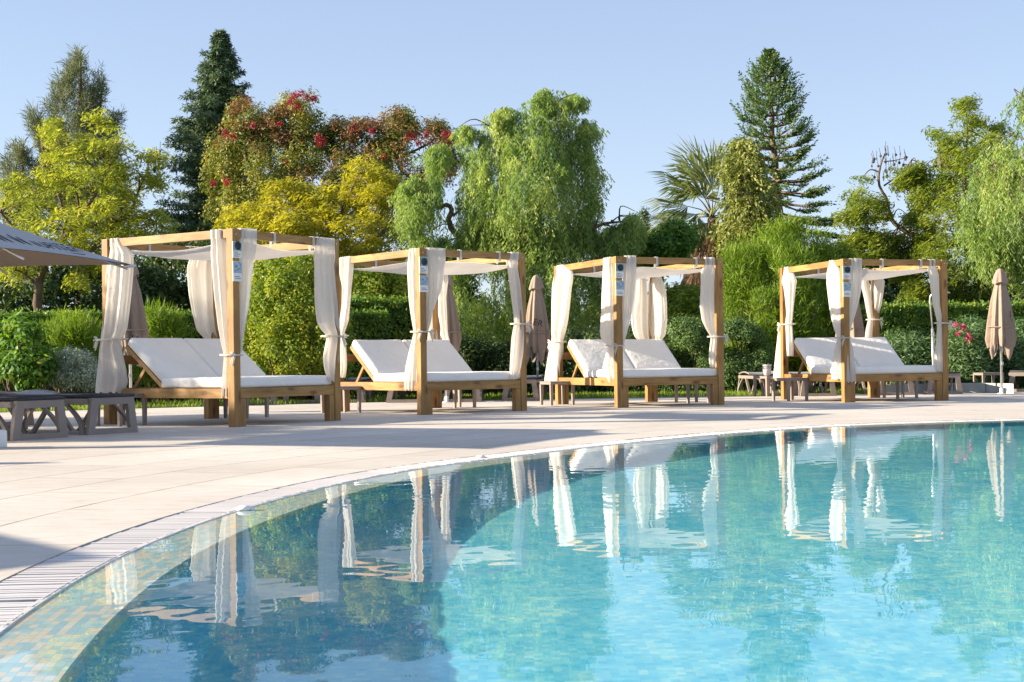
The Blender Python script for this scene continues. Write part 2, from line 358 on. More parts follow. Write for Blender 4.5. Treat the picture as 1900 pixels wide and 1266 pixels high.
# --- water
def water():
    x0, x1, y0, y1, d = -1.75, 13.6, .9, 15.4, .03
    nx, ny = int((x1 - x0) / d), int((y1 - y0) / d)
    X, Y = np.meshgrid(np.linspace(x0, x1, nx), np.linspace(y0, y1, ny)); Z = np.zeros_like(X)
    r = np.random.default_rng(5)
    for lam, amp, k in ((.9, .00005, 6), (.42, .00005, 9), (.2, .00009, 16), (.115, .00008, 18)):
        for _ in range(k):
            a = r.uniform(0, 2 * math.pi); l = lam * r.uniform(.75, 1.35); w = 2 * math.pi / l
            Z += amp / math.sqrt(k) * 1.4 * np.sin(w * (X * math.cos(a) + Y * math.sin(a)) + r.uniform(0, 6.28))
    env = .65 + .35 * np.sin(X * .9 + Y * .35 + 1) * np.sin(Y * .7 - X * .2)
    Z = Z * env - .0075
    # keep the faces inside the gutter line only
    V = np.stack([X, Y, Z], 2).reshape(-1, 3)
    from mathutils.geometry import intersect_point_line
    poly = CUR + NOUT * (-.12)
    # inside test (ray casting, vectorised per row)
    ins = np.zeros(len(V), bool); ax, ay = poly[:, 0], poly[:, 1]; bx, by = np.roll(ax, -1), np.roll(ay, -1)
    for j in range(ny):
        yy = Y[j, 0]; c = (ay > yy) != (by > yy)
        xs = np.sort(ax[c] + (yy - ay[c]) * (bx[c] - ax[c]) / (by[c] - ay[c]))
        ins[j * nx:(j + 1) * nx] = (np.searchsorted(xs, X[j]) % 2) == 1
    I = np.arange(nx * ny).reshape(ny, nx); q = np.stack([I[:-1, :-1], I[:-1, 1:], I[1:, 1:], I[1:, :-1]], 2).reshape(-1, 4)
    q = q[ins[q].all(1)]; used = np.unique(q); mp = np.full(nx * ny, -1); mp[used] = np.arange(len(used)); q = mp[q]; V = V[used]
    me = bpy.data.meshes.new('pool_water'); me.vertices.add(len(V)); me.vertices.foreach_set('co', V.astype(np.float32).ravel())
    me.loops.add(q.size); me.loops.foreach_set('vertex_index', q.astype(np.int32).ravel()); me.polygons.add(len(q)); me.polygons.foreach_set('loop_start', np.arange(0, q.size, 4, dtype=np.int32))
    me.polygons.foreach_set('use_smooth', [True] * len(q)); me.update(calc_edges=True)
    m, t, b = nt('pool_water'); out = t.nodes['Material Output']; t.nodes.remove(b)
    g = nd(t, 'ShaderNodeBsdfGlass'); g.inputs['IOR'].default_value = 1.26; g.inputs['Roughness'].default_value = 0; g.inputs['Color'].default_value = WATER_TINT
    lk(t, g.outputs[0], out.inputs[0])
    o = link('pool_water', me, m); return tag(o, kind='structure')
WATER_TINT = (.94, .985, 1.0, 1)
wat = water()
CAUSTICS = True
if CAUSTICS:
    wat.cycles.is_caustics_caster = True
    for o in (led, wal, flo, lip): o.cycles.is_caustics_receiver = True

# small white fittings on the rim
for px, py, l in ((453, 944, 'small white fitting on the pool rim in front of the largest daybed'), (892, 849, 'small white fitting on the pool rim below the second daybed')):
    p = gnd(px, py, 0); q = MB(); q.lathe([(.0001, -.006), (.035, -.006), (.035, .006), (.022, .014), (.0001, .016)], n=18); q.box((-.05, -.012, -.006), (.05, .012, .004), .002)
    o = q.build('rim_fitting', WHITEP); o.location = p; tag(o, l, 'fitting', 'white fittings on the pool rim')
# ================================================================ CANOPY DAYBEDS
BW, BL, BH, PW = 1.81, 2.142, 2.2, .10
BEDS = [(-3.072, 15.259, .995), (-1.199, 18.149, .683), (1.523, 20.025, .404), (5.071, 21.073, .27)]
def rbox(mb, lo, hi, b, seg=4, puff=0.0):
    """soft cushion block: rounded edges, slightly puffed top"""
    n = (26, 20, 10); c = [(l + h) / 2 for l, h in zip(lo, hi)]; s = [(h - l) / 2 for l, h in zip(lo, hi)]
    bm = bmesh.new(); bmesh.ops.create_cube(bm, size=2); bmesh.ops.subdivide_edges(bm, edges=list(bm.edges), cuts=18, use_grid_fill=True)
    for v in bm.verts:
        q = [math.sin(math.pi / 2 * x) for x in v.co]          # more rows near the edges
        p = [q[i] * s[i] for i in range(3)]; k = [max(-(s[i] - b), min(s[i] - b, p[i])) for i in range(3)]
        d = Vector([p[i] - k[i] for i in range(3)])
        if d.length > 1e-9:
            m = max(abs(x) for x in d); d = d.normalized() * m
        r = Vector([c[i] + k[i] for i in range(3)]) + d
        t = [max(-1, min(1, x)) for x in q]
        if q[2] > 0: r.z += puff * (1 - t[0] ** 4) * (1 - t[1] ** 4) * q[2] + .003 * math.sin(r.x * 7 + r.y * 3)
        v.co = r
    mb.bm(bm, smooth=True)
def bed_structure():
    root = empty('canopy_daybed', (0, 0, 0))
    W_, L_, p = BW, BL, PW
    for (sx, sy) in ((0, 0), (1, 0), (0, 1), (1, 1)):
        x0 = 0 if sx == 0 else W_ - p; y0 = 0 if sy == 0 else L_ - p
        q = MB(); q.box((x0, y0, 0), (x0 + p, y0 + p, BH), .006); po = q.build('post', WZ, root)
        g = MB(); gx = p + .002 if sx == 0 else W_ - p - .092
        gy = .012 if sy == 0 else L_ - .102
        g.box((gx, gy, 0), (gx + .09, gy + .09, .313), .005); g.build('support_leg', WZ, po)
        k = MB()
        for z in (2.15, .37):
            if sy == 0: k.lathe([(.0001, 0), (.011, 0), (.011, .004), (.006, .007), (.0001, .007)], n=10); break
        s = MB(); s.v = [(x0 + p * .5 + v[0], (0 if sy == 0 else L_) - (v[2] if sy == 0 else -v[2]), 2.14 + v[1]) for v in k.v]; s.f = k.f; s.sm = k.sm; s.mi = k.mi
        if s.v: s.build('bolt', METAL, po)
    bh = .095
    for y0, nm in ((.018, 0), (L_ - .063, 1)):
        q = MB(); q.box((p + .002, y0, BH - bh - .004), (W_ - p - .002, y0 + .045, BH - .004), .004); q.build('roof_beam', WX, root)
    for x0 in (.018, W_ - .063):
        q = MB(); q.box((x0, p + .002, BH - bh - .004), (x0 + .045, L_ - p - .002, BH - .004), .004); q.build('roof_beam', WY, root)
    for y0 in (.014, L_ - .059):
        q = MB(); q.box((p + .002, y0, .315), (W_ - p - .002, y0 + .045, .425), .004); q.build('bed_rail', WX, root)
    for x0 in (.014, W_ - .059):
        q = MB(); q.box((x0, p + .002, .315), (x0 + .045, L_ - p - .002, .425), .004); q.build('bed_rail', WY, root)
    q = MB(); q.box((p + .002, L_ - .075, .71), (W_ - p - .002, L_ - .03, .82), .004); q.build('head_rail', WX, root)
    q = MB()
    for i in range(13): q.box((.062, .12 + i * .095, .395), (W_ - .062, .19 + i * .095, .417))
    q.build('slat_base', WX, root)
    # backrests: frame, prop and cushion each (two)
    hy, ang = 1.20, R(38)
    for k in (0, 1):
        x0, x1 = (.075, W_ / 2 - .012) if k == 0 else (W_ / 2 + .012, W_ - .075)
        Mx = Matrix.Translation((0, hy, .43)) @ Matrix.Rotation(ang, 4, 'X')
        f = MB()
        t = MB()
        for xx in (x0, x1 - .045): t.box((xx, 0, -.025), (xx + .045, .80, .025), .003)
        for i in range(8): t.box((x0 + .047, .03 + i * .098, -.012), (x1 - .047, .095 + i * .098, .012))
        f.v = [tuple(Mx @ Vector(v)) for v in t.v]; f.f = t.f; f.sm = t.sm; f.mi = t.mi
        fo = f.build('backrest_frame', WY, root)
        for xx in (x0 + .06, x1 - .10):
            g = MB(); a = Mx @ Vector((xx, .42, -.03)); g.bar(a, (xx, a.y + .22, .40), .04, .03, (1, 0, 0)); g.build('prop_strut', WY, fo)
        c = MB(); t = MB(); rbox(t, (x0 - .01, .015, .030), (x1 + .006, .80, .145), .035, 4, .010)
        c.v = [tuple(Mx @ Vector(v)) for v in t.v]; c.f = t.f; c.sm = t.sm; c.mi = t.mi
        c.build('back_cushion', MATT, root)
    c = MB(); rbox(c, (.05, .055, .428), (W_ - .05, 1.225, .548), .035, 4, .006); c.build('seat_mattress', MATT, root)
    return root
def canopy(root, seed):
    r = np.random.default_rng(seed); n = 41
    u, v = np.meshgrid(np.linspace(0, 1, n), np.linspace(0, 1, n))
    sag = .035 + (.085 + .03 * r.uniform(-1, 1)) * np.sin(math.pi * v ** r.uniform(.8, 1.25)) * (.6 + .4 * np.sin(math.pi * u)) + .03 * np.sin(math.pi * u)
    z = BH - .10 - sag
    for _ in range(7):
        a, f, ph = r.uniform(0, 6.28), r.uniform(5, 15), r.uniform(0, 6.28); z = z + .006 * np.sin(f * (u * math.cos(a) + v * math.sin(a)) + ph)
    X = .07 + u * (BW - .14); Y = .07 + v * (BL - .14)
    q = MB(); q.grid(np.stack([X, Y, z], 2)); q.grid(np.stack([X, Y, z - .004], 2)[::-1])
    o = q.build('roof_cloth', CANVAS, root)
    for uu in (.38, .75):
        for s in (0, 1):
            t = MB()
            x = uu * BW; y = -.004 if s == 0 else BL + .004
            y0, y1 = (.012, .069) if s == 0 else (BL - .069, BL - .012)
            t.box((x - .018, y0 - .004, BH - .13), (x + .018, y0, BH)); t.box((x - .018, y1, BH - .16), (x + .018, y1 + .004, BH)); t.box((x - .018, y0 - .004, BH), (x + .018, y1 + .004, BH + .004))
            t.build('roof_cloth_tab', CANVAS, o)
def curtain(root, bed, post, d, rows, tie=None, seed=0, depth=1.0, bow=True, tabs=True):
    """gathered curtain hanging from the beam beside a post; rows = (y, x left, x right) read off the photograph, set in the plane of that beam"""
    x, y, a = bed; A = Vector((x, y, 0)); ab = Vector((math.cos(a), math.sin(a), 0)); ac = Vector((-math.sin(a), math.cos(a), 0))
    cor = {'A': (0, 0), 'B': (BW, 0), 'C': (0, BL), 'D': (BW, BL)}[post]
    if d == 'ab': o0, D, N, n0, s0 = A + ac * (cor[1] + (.04 if cor[1] == 0 else -.04)), ab, ac, cor, 1
    else: o0, D, N, n0, s0 = A + ab * (cor[0] + (.04 if cor[0] == 0 else -.04)), ac, ab, cor, 1
    def tz(px, py):
        u, v = uv(px, py); ray = Vector((u / F, 1, -v / F)); c = Vector((0, 0, H))
        k = (o0 - c).dot(N) / ray.dot(N); p = c + ray * k; return (p - o0).dot(D), p.z
    K = []
    for (py, xl, xr) in rows:
        t0, z0 = tz(xl, py); t1, z1 = tz(xr, py); K.append(((z0 + z1) / 2, (t0 + t1) / 2, abs(t1 - t0) / 2))
    K.sort(key=lambda k: -k[0]); zs = np.array([k[0] for k in K]); tc = np.array([k[1] for k in K]); hw = np.array([k[2] for k in K])
    zq = np.linspace(zs[0], zs[-1], 60)
    def sm(v):
        q = np.interp(-zq, -zs, v); q2 = np.convolve(np.pad(q, 2, 'edge'), np.ones(5) / 5, 'valid'); return .5 * q + .5 * q2
    tq, hq = sm(tc), np.maximum(sm(hw), .018)
    r = np.random.default_rng(seed + 17); nth = 110; th = np.linspace(0, 2 * math.pi, nth, endpoint=False)
    dep = np.clip(hq * .42, .03, .075) * depth
    G = np.zeros((len(zq), nth, 3)); nf = [r.integers(4, 7), r.integers(8, 12), r.integers(14, 19)]; ph = r.uniform(0, 6.28, 3); dr = r.uniform(-1.2, 1.2, 3)
    for i, z in enumerate(zq):
        fz = (zq[0] - z)
        rip = .20 * np.sin(nf[0] * th + ph[0] + dr[0] * fz + .8 * math.sin(1.7 * fz + ph[2])) + (.05 + .10 * abs(math.sin(1.9 * fz + ph[0]))) * np.sin(nf[1] * th + ph[1] + 1.6 * dr[1] * fz) + .05 * max(0, 1 - 2.2 * fz) * np.sin(nf[2] * th + ph[2])
        k = 1 + rip * (.55 if tie and abs(z - tie) < .05 else 1)
        tt = tq[i] + hq[i] * np.cos(th) * (1 + .3 * rip) ; dd = dep[i] * np.sin(th) * k + .012 * np.sin(3.1 * np.cos(th) * 2 + ph[1] + fz)
        if i == len(zq) - 1: zz = z + .012 * np.sin(nf[1] * th + ph[0])
        else: zz = np.full(nth, z)
        P = np.array(o0)[None] + tt[:, None] * np.array(D)[None] + dd[:, None] * np.array(N)[None]; P[:, 2] = zz; G[i] = P
    Mi = Matrix.Rotation(-a, 4, 'Z') @ Matrix.Translation((-x, -y, 0))
    Mn = np.array(Mi); Gl = G @ Mn[:3, :3].T + Mn[:3, 3]
    q = MB(); q.grid(Gl, True, True)
    q.add(Gl[0], [tuple(range(nth))[::-1]])
    o = q.build('curtain', CURT, root)
    if tabs:   # fabric loops over the beam
        t = MB(); top = zq[0]; n = max(2, int(hq[0] * 2 / .05))
        for k in range(n):
            c = tq[0] - hq[0] + (k + .5) * 2 * hq[0] / n
            for s in (-1, 1):
                b0 = o0 + D * (c - .017) + N * (s * .027 - .002) + Vector((0, 0, min(top, BH - .1) - o0.z)); t.obox(b0, D * .034, N * .004, Vector((0, 0, BH + .004 - min(top, BH - .1))))
            b0 = o0 + D * (c - .017) - N * .029 + Vector((0, 0, BH + .001)); t.obox(b0, D * .034, N * .058, Vector((0, 0, .004)))
        t.v = [tuple(Mi @ Vector(v)) for v in t.v]; t.build('tab_top', CURT, o)
    if tie:
        i = int(np.argmin(abs(zq - tie))); t = MB(); z = tie
        # band round curtain and post
        c0 = tq[i]; pc = (cor[0] if d == 'ab' else cor[1]); inner = (pc + PW / 2) if pc == 0 else pc - PW / 2
        lo, hi = min(c0 - hq[i], inner - PW / 2) - .012, max(c0 + hq[i], inner + PW / 2) + .012
        dn = max(dep[i] + .015, .065)
        off = .01 if cor[1 if d == 'ab' else 0] == 0 else -.01
        loop = [(lo, -dn), ((lo + hi) / 2, -dn - .008), (hi, -dn), (hi + .006, 0), (hi, dn), ((lo + hi) / 2, dn + .006), (lo, dn), (lo - .006, 0), (lo, -dn)]
        t.tube([o0 + D * a_ + N * (b_ + off) + Vector((0, 0, z + .006 * math.sin(5 * a_))) for a_, b_ in loop], .011, 6)
        if bow:
            e = o0 + D * (hi if pc > 0 or d == 'ab' else lo) - N * (dn * .6) + Vector((0, 0, z)); sg = 1
            for (du, dz, l) in ((.05, .03, 1), (.06, -.015, 1), (.03, -.13, 1), (.055, -.10, 1)):
                t.tube([e, e + D * du * .6 * sg + Vector((0, 0, dz * .4 + .012)), e + D * du * sg - N * .02 + Vector((0, 0, dz))], [.009, .014, .008], 5)
        t.v = [tuple(Mi @ Vector(v)) for v in t.v]; t.build('tie_back', CURT, o)
def plaque(root, z0, z1, kind, w=.14):
    q = MB(); x0 = .052 - w / 2 + .008; q.box((x0, -.010, z0), (x0 + w, -.001, z1), .002)
    o = q.build('notice_sign', WHITEP, root)
    zm = z0 + (z1 - z0) * (.46 if kind == 0 else .42)
    p = MB(); p.box((x0 + .006, -.0125, zm), (x0 + w - .006, -.0104, z1 - .006)); p.build('sign_picture', SIGNPIC[kind], o)
    t = MB()
    if kind == 0:
        for i, l in enumerate((.7, .9, .55)): t.box((x0 + .02, -.0122, z0 + .018 + i * .022), (x0 + .02 + (w - .04) * l, -.0104, z0 + .024 + i * .022))
        t.lathe([(.0001, 0)] + [(.05, 0), (.05, .002), (.042, .002), (.042, 0)], n=20)
        t.v = [(x0 + w * .55 + v[0], -.0128 - v[2], zm + .055 + v[1]) if i >= len(t.v) - 100 else v for i, v in enumerate(t.v)]
    else:
        for a_, b_, c_, d_ in ((.03, .030, .12, .033), (.025, .05, .10, .053)): t.box((x0 + a_, -.0122, z0 + b_), (x0 + c_, -.0104, z0 + d_ + .003))
        t.bar((x0 + .02, -.0132, zm + .02), (x0 + w - .02, -.0132, zm + .05), .0015, .012, (0, 1, 0)); t.bar((x0 + .03, -.0132, zm + .06), (x0 + .07, -.0132, zm + .09), .0015, .010, (0, 1, 0))
    t.build('sign_print', plain('ink_%d' % kind, (.07, .10, .13), rough=.7), o)
SIGNPIC = [plain('sign_green', (.30, .42, .40), (.10, .17, .18), .5, 30, 0), plain('sign_blue', (.42, .52, .60), (.18, .27, .36), .5, 26, 0)]
B = BEDS
CURT_ROWS = {
 0: [('C', 'ac', [(443, 207, 222.5), (455, 206, 228), (472, 206, 243), (505, 198, 243), (540, 197, 240), (580, 194, 236), (615, 191, 232), (630, 189, 222), (640, 188, 221), (680, 185, 231), (710, 182, 236), (729, 181, 228)], 630),
     ('A', 'ac', [(427, 392, 416), (450, 393, 416), (472, 392, 417), (545, 397, 420), (610, 405, 423), (640, 412, 425), (660, 418, 427), (700, 414, 426), (737, 412, 426)], 660),
     ('A', 'ab', [(425, 444, 474), (453, 444, 474), (470, 444, 472), (500, 446, 467.6), (532.7, 446, 465), (566, 446, 462), (599, 443, 455), (632, 442, 448), (656, 441, 446)], None),
     ('B', 'ab', [(442.5, 587, 618.5), (470, 583, 619), (480, 582, 620), (490, 584, 617), (532.7, 585, 620), (566, 586, 623), (599, 590, 625), (612, 596, 627), (621.5, 608, 630), (639, 605, 628), (665, 600, 625), (688.6, 603.6, 623.5), (708, 611, 620)], 621.5),
     ('D', 'ab', [(476, 358, 392), (498, 350.6, 392), (545, 354, 393), (581.7, 360, 394), (614, 367, 398), (629, 382, 402), (660, 376, 400), (700, 374, 399)], 629)],
 1: [('C', 'ac', [(480, 633, 653), (491, 633, 654), (511, 633, 652.7), (531, 637, 651), (568, 635.6, 648.4), (596, 631, 645.6), (622, 628.5, 637), (639, 630, 641), (667, 631, 643), (682, 633, 643), (700, 633, 639)], 622),
     ('A', 'ac', [(467, 762, 775), (480, 760, 777), (491, 759, 778), (511, 759, 776), (554, 761, 776), (582, 764, 776), (610, 769, 777), (617, 770, 778), (630, 766.5, 777), (653, 761, 776), (682, 755, 775), (710, 752, 774), (724, 752, 773)], 617),
     ('A', 'ab', [(461, 788, 825.4), (482.7, 790, 826), (497, 792, 823), (517, 792, 823), (540, 792, 818), (560, 792, 810), (582, 792, 802), (599, 790, 799), (615, 788, 793)], 617),
     ('D', 'db', [(490, 811, 824), (517, 812, 829.6), (554, 815, 826), (582, 815, 828), (610, 820, 829), (622, 819, 830.5), (633, 825, 833)], None),
     ('D', 'ab', [(500, 796, 806), (560, 797, 808), (590, 796, 812), (610, 795, 815), (630, 793, 817), (640, 797, 815)], None),
     ('B', 'ab', [(468.4, 944, 962.7), (482.7, 940, 960), (497, 943, 960), (525, 946.5, 965.6), (553.8, 950, 968.4), (582, 954, 971), (599, 955.6, 972.7), (625, 951, 974), (653, 949, 974), (682, 947, 970), (701.7, 945.7, 962.7)], 599)],
 2: [('C', 'ac', [(492.6, 1037, 1045.4), (505, 1032, 1062), (520, 1029, 1062), (539.5, 1027, 1058), (568, 1026, 1054), (596, 1026, 1049.7), (625, 1027, 1042), (633, 1027, 1041), (644.7, 1024, 1041), (667.5, 1020, 1039.7), (696, 1015.5, 1039), (707, 1014.7, 1038)], 633),
     ('A', 'ac', [(480, 1122, 1136), (508, 1121.6, 1138), (539.5, 1120.7, 1139), (582, 1120, 1139), (610.6, 1118.5, 1139), (627.7, 1119.5, 1139), (642, 1132, 1141), (656, 1129, 1141), (681.7, 1123, 1140), (696, 1126, 1140), (708.7, 1133.5, 1140)], 642),
     ('A', 'ab', [(474.7, 1159, 1180.5), (488, 1159, 1180.5), (511, 1157.7, 1180.5), (553.8, 1155.7, 1176), (582, 1155, 1172), (610.6, 1154, 1165), (633, 1153, 1159), (641, 1150, 1156)], None),
     ('D', 'ab', [(500, 1182, 1197), (511, 1180, 1197.5), (553.8, 1176, 1202), (582, 1172.5, 1203), (610, 1175, 1203), (625, 1179, 1204), (636, 1190, 1206), (650, 1186, 1205), (680, 1184, 1205)], 636),
     ('D', 'db', [(500, 1209, 1221), (508, 1209, 1221.7), (539.5, 1207, 1231.6), (568, 1206, 1233), (596, 1207.5, 1233), (622, 1211, 1230), (636, 1214, 1222)], None),
     ('B', 'ab', [(478, 1305.5, 1325.5), (491, 1307, 1324), (504, 1299, 1326), (525, 1300, 1324), (568, 1298.5, 1324), (596, 1302.7, 1324.6), (616, 1312.7, 1326.5), (625, 1320, 1330), (644.7, 1317, 1328), (665, 1315.5, 1327), (681.7, 1318, 1326)], 625)],
 3: [('C', 'ac', [(498, 1458, 1465.3), (510, 1456, 1470), (522.5, 1454, 1474), (531, 1457, 1472.4), (554, 1459, 1470.4), (582, 1461, 1468.7), (600, 1459, 1467), (616, 1460, 1468), (644.7, 1461, 1470), (660, 1462, 1470)], 600),
     ('C', 'cx', [(610, 1447, 1451), (622, 1445, 1451), (653, 1442, 1450), (680, 1440, 1450), (701.6, 1438, 1449)], None),
     ('A', 'ac', [(484, 1540.6, 1548), (505, 1537, 1559), (525, 1536.4, 1560), (554, 1540, 1561), (582, 1543.5, 1562), (610.6, 1550, 1564), (627.7, 1557, 1567), (644.7, 1552, 1567), (667.5, 1548, 1567), (704, 1545.5, 1567)], 627.7),
     ('A', 'ab', [(480, 1576, 1597.5), (511, 1577, 1598), (539.5, 1576, 1596.7), (568, 1575.6, 1591), (596, 1573, 1583), (614, 1570, 1577), (627, 1567, 1575), (644.7, 1566, 1583), (667.5, 1566, 1585), (704, 1566, 1590), (709, 1567, 1590)], None),
     ('D', 'ab', [(510, 1603, 1610), (525, 1597.5, 1613), (554, 1604.6, 1617.4), (580, 1609, 1619), (592, 1612, 1621), (610.6, 1607.5, 1620), (633, 1604.6, 1619)], 590),
     ('D', 'db', [(502, 1623, 1627), (522.5, 1620, 1638), (539.5, 1617, 1636), (568, 1616, 1631.6), (588, 1613, 1626), (600, 1612, 1621)], None),
     ('B', 'ab', [(494, 1721, 1735.4), (511, 1724, 1741), (539.5, 1728, 1742), (568, 1732.6, 1743), (593.5, 1739, 1749), (600.6, 1740, 1749), (616, 1739.5, 1748), (644.7, 1737, 1748), (667.5, 1735, 1749.6), (681.7, 1735, 1751), (690, 1739, 1750)], 600)]}
bed0 = bed_structure(); BEDO = [bed0] + [dup(bed0) for _ in range(3)]
BLAB = ['largest wooden canopy daybed with white mattress, standing at far left behind the open parasol', 'wooden canopy daybed second from left with its front roof beam brightly sunlit', 'wooden canopy daybed third from left between two closed taupe parasols', 'wooden canopy daybed at far right beside the oleander with pink flowers']
for i, (o, (x, y, a)) in enumerate(zip(BEDO, BEDS)):
    o.location = (x, y, 0); o.rotation_euler = (0, 0, a)
    tag(o, BLAB[i], 'daybed', 'canopy daybeds in a row beside the pool')
    canopy(o, 30 + i)
    zz = [(448, 478.5, 484.5, 522), (476.5, 507.5, 511.6, 542), (489, 516, 521, 549), (494, 518.5, 524, 551)][i]
    Y0 = y; f = lambda v, px: H - uv(px, v)[1] * Y0 / F
    px = [434, 787, 1150, 1570][i]
    plaque(o, f(zz[1], px), f(zz[0], px), 0); plaque(o, f(zz[3], px), f(zz[2], px), 1)
    for j, (post, d, rows, tie) in enumerate(CURT_ROWS[i]):
        dd = {'db': 'ac', 'cx': 'ac'}.get(d, d); tz = None
        if tie: tz = H - uv(rows[0][1], tie)[1] * (y + (1.2 if post in 'CD' else .3)) / F
        curtain(o, (x, y, a), post, dd, rows, tz, seed=i * 10 + j, tabs=d != 'cx')
# ================================================================ SIDE TABLES
def side_table():
    r = empty('side_table', (0, 0, 0)); s, h = .42, .37
    q = MB(); q.box((0, 0, h - .012), (s, s, h), .004); q.box((.004, .004, h - .048), (s - .004, s - .004, h - .0125), .004); q.build('table_top', PLAST, r)
    for x in (0.002, s - .047):
        for y in (0.002, s - .047):
            q = MB(); cx, cy = x + .0225, y + .0225
            q.grid([[(cx + a * w, cy + b * w, z) for a, b in ((-1, -1), (1, -1), (1, 1), (-1, 1))] for z, w in ((0, .018), (.12, .02), (h - .06, .0235), (h - .048, .0235))], False, True)
            q.add([(cx - .018, cy - .018, 0), (cx + .018, cy - .018, 0), (cx + .018, cy + .018, 0), (cx - .018, cy + .018, 0)], [(3, 2, 1, 0)]); q.build('leg', PLAST, r)
    return r
TAB = [(gnd(222, 791.7), .995, 'taupe side table at the head of the largest daybed, behind the two front sun loungers'), (gnd(458, 777), .995, 'taupe side table seen under the largest daybed beyond its mattress'),
       (Vector((-2.43, 19.0, 0)), .683, 'taupe side table standing between the first and the second daybed from left'), (gnd(843.5, 757.7), .683, 'taupe side table seen under the second daybed from left'),
       (gnd(1022, 752.6), .404, 'sunlit taupe side table in front of the third daybed, beside a closed parasol'), (gnd(1276, 748.7), .404, 'taupe side table seen under the third daybed from left'),
       (gnd(1463, 745), .50, 'taupe side table at the near left corner of the far right daybed'), (gnd(1423, 736), .45, 'taupe side table with a white pot standing on it'),
       (gnd(1665, 740), .35, 'taupe side table seen under the far right daybed'), (gnd(1824, 728.5), .12, 'taupe side table beside the closed parasol at far right')]
tb0 = side_table()
for i, (p, a, l) in enumerate(TAB):
    o = tb0 if i == 0 else dup(tb0); o.location = (p.x, p.y, 0); o.rotation_euler = (0, 0, a); tag(o, l, 'side table', 'low side tables by the daybeds')
# pot on the rear table
pp = TAB[7][0] + Vector((.05, .25, 0)); r = empty('plant_pot', (pp.x, pp.y, .371)); q = MB()
q.lathe([(.0001, 0), (.055, 0), (.07, .02), (.078, .13), (.07, .17), (.085, .175), (.088, .20), (.08, .205), (.072, .19), (.0001, .18)], n=28); q.build('pot_body', plain('pot_glaze', (.62, .60, .56), (.5, .48, .45), .5, 9), r)
q = MB(); q.lathe([(.079, .135), (.083, .14), (.083, .165), (.073, .168)], n=28); q.build('pot_band', plain('pot_band', (.42, .42, .42), (.33, .33, .33), .6), r)
tag(r, 'pale glazed pot with a grey band on the rear side table', 'pot')
# ================================================================ SUN LOUNGERS
def lounger():
    r = empty('sun_lounger', (0, 0, 0)); Lg = 1.9; hw = .31
    q = MB()
    for s in (-1, 1):
        q.box((.05, s * .285 - .022, .305), (Lg - .05, s * .285 + .022, .365), .008)
    for x in (.45, .95, 1.45): q.box((x, -.262, .32), (x + .05, .262, .35), .004)
    q.build('frame', PLAST, r)
    def panel(x, t):
        o = MB(); T = [(-.325, 0), (.325, 0), (.27, .372), (-.27, .372)]; I = [(-.225, .055), (.235, .055), (.185, .30), (-.195, .30)]
        n = 4; vs = []
        for xx in (x, x + t):
            vs += [(xx, a, b) for a, b in T] + [(xx, a, b) for a, b in I]
        fs = []
        for k in range(4):
            k2 = (k + 1) % 4
            fs += [(k, k2, 4 + k2, 4 + k)[::-1], (8 + k, 8 + k2, 12 + k2, 12 + k), (k, k2, 8 + k2, 8 + k), (4 + k, 12 + k, 12 + k2, 4 + k2)]
        o.add(vs, fs); return o
    panel(0, .05).build('leg_panel', PLAST, r); panel(Lg - .05, .05).build('leg_panel', PLAST, r)
    for xs, dr in ((.03, 1), (Lg - .03, -1), (.98, 1), (.92, -1)):
        for s in (-1, 1):
            a = MB(); P = [(xs + dr * (.05 + .30 * (k / 8) ** 1.9), .32 * s - .03 * s * (k / 8), .0 + .31 * (k / 8)) for k in range(9)]
            if abs(xs - .95) < .1: P = [(xs + dr * (.02 + .28 * (k / 8) ** .9), .30 * s, .31 * (k / 8)) for k in range(9)]
            w = .026
            G = [[(x + dr * -w, y - .02, z), (x + dr * w, y - .02, z), (x + dr * w, y + .02, z), (x - dr * w, y + .02, z)] for x, y, z in P]
            a.grid(G, False, True); n = len(a.v); a.add(G[0], [(0, 1, 2, 3)]); a.add(G[-1], [(3, 2, 1, 0)]); a.build('side_brace', PLAST, r)
    b = MB(); G = [[(.02 + 1.13 * u, -.26 + .52 * v, .392 - .010 * math.sin(math.pi * v) + .003 * math.sin(9 * u)) for v in np.linspace(0, 1, 7)] for u in np.linspace(0, 1, 14)]
    b.grid(G); b.grid([[(x, y, z - .008) for x, y, z in g[::-1]] for g in G]); so = b.build('seat_sling', SLING, r)
    t = MB()
    for s in (-1, 1): t.tube([(.0, s * .27, .390), (1.15, s * .27, .390)], .016, 8)
    t.tube([(.0, -.27, .390), (.0, .27, .390)], .016, 8); t.build('sling_rail', SLING2, so)
    b = MB(); G = [[(1.16 + .74 * u, -.26 + .52 * v, .398 + .035 * math.sin(math.pi * u) - .008 * math.sin(math.pi * v)) for v in np.linspace(0, 1, 7)] for u in np.linspace(0, 1, 10)]
    b.grid(G); b.grid([[(x, y, z - .010) for x, y, z in g[::-1]] for g in G]); bo = b.build('backrest_sling', SLING, r)
    t = MB()
    for s in (-1, 1): t.tube([(1.16 + .74 * u, s * .27, .394 + .035 * math.sin(math.pi * u)) for u in np.linspace(0, 1, 8)], .016, 8)
    t.tube([(1.9, -.27, .394), (1.9, .27, .394)], .016, 8); t.build('backrest_rail', PLAST, bo)
    return r
lg0 = lounger()
def place_l(p, ang, lab, first=[True]):
    o = lg0 if first[0] else dup(lg0); first[0] = False
    o.location = (p[0], p[1], p[2] if len(p) > 2 else 0); o.rotation_euler = (0, 0, ang); tag(o, lab, 'sun lounger', 'sun loungers on the pool deck'); return o
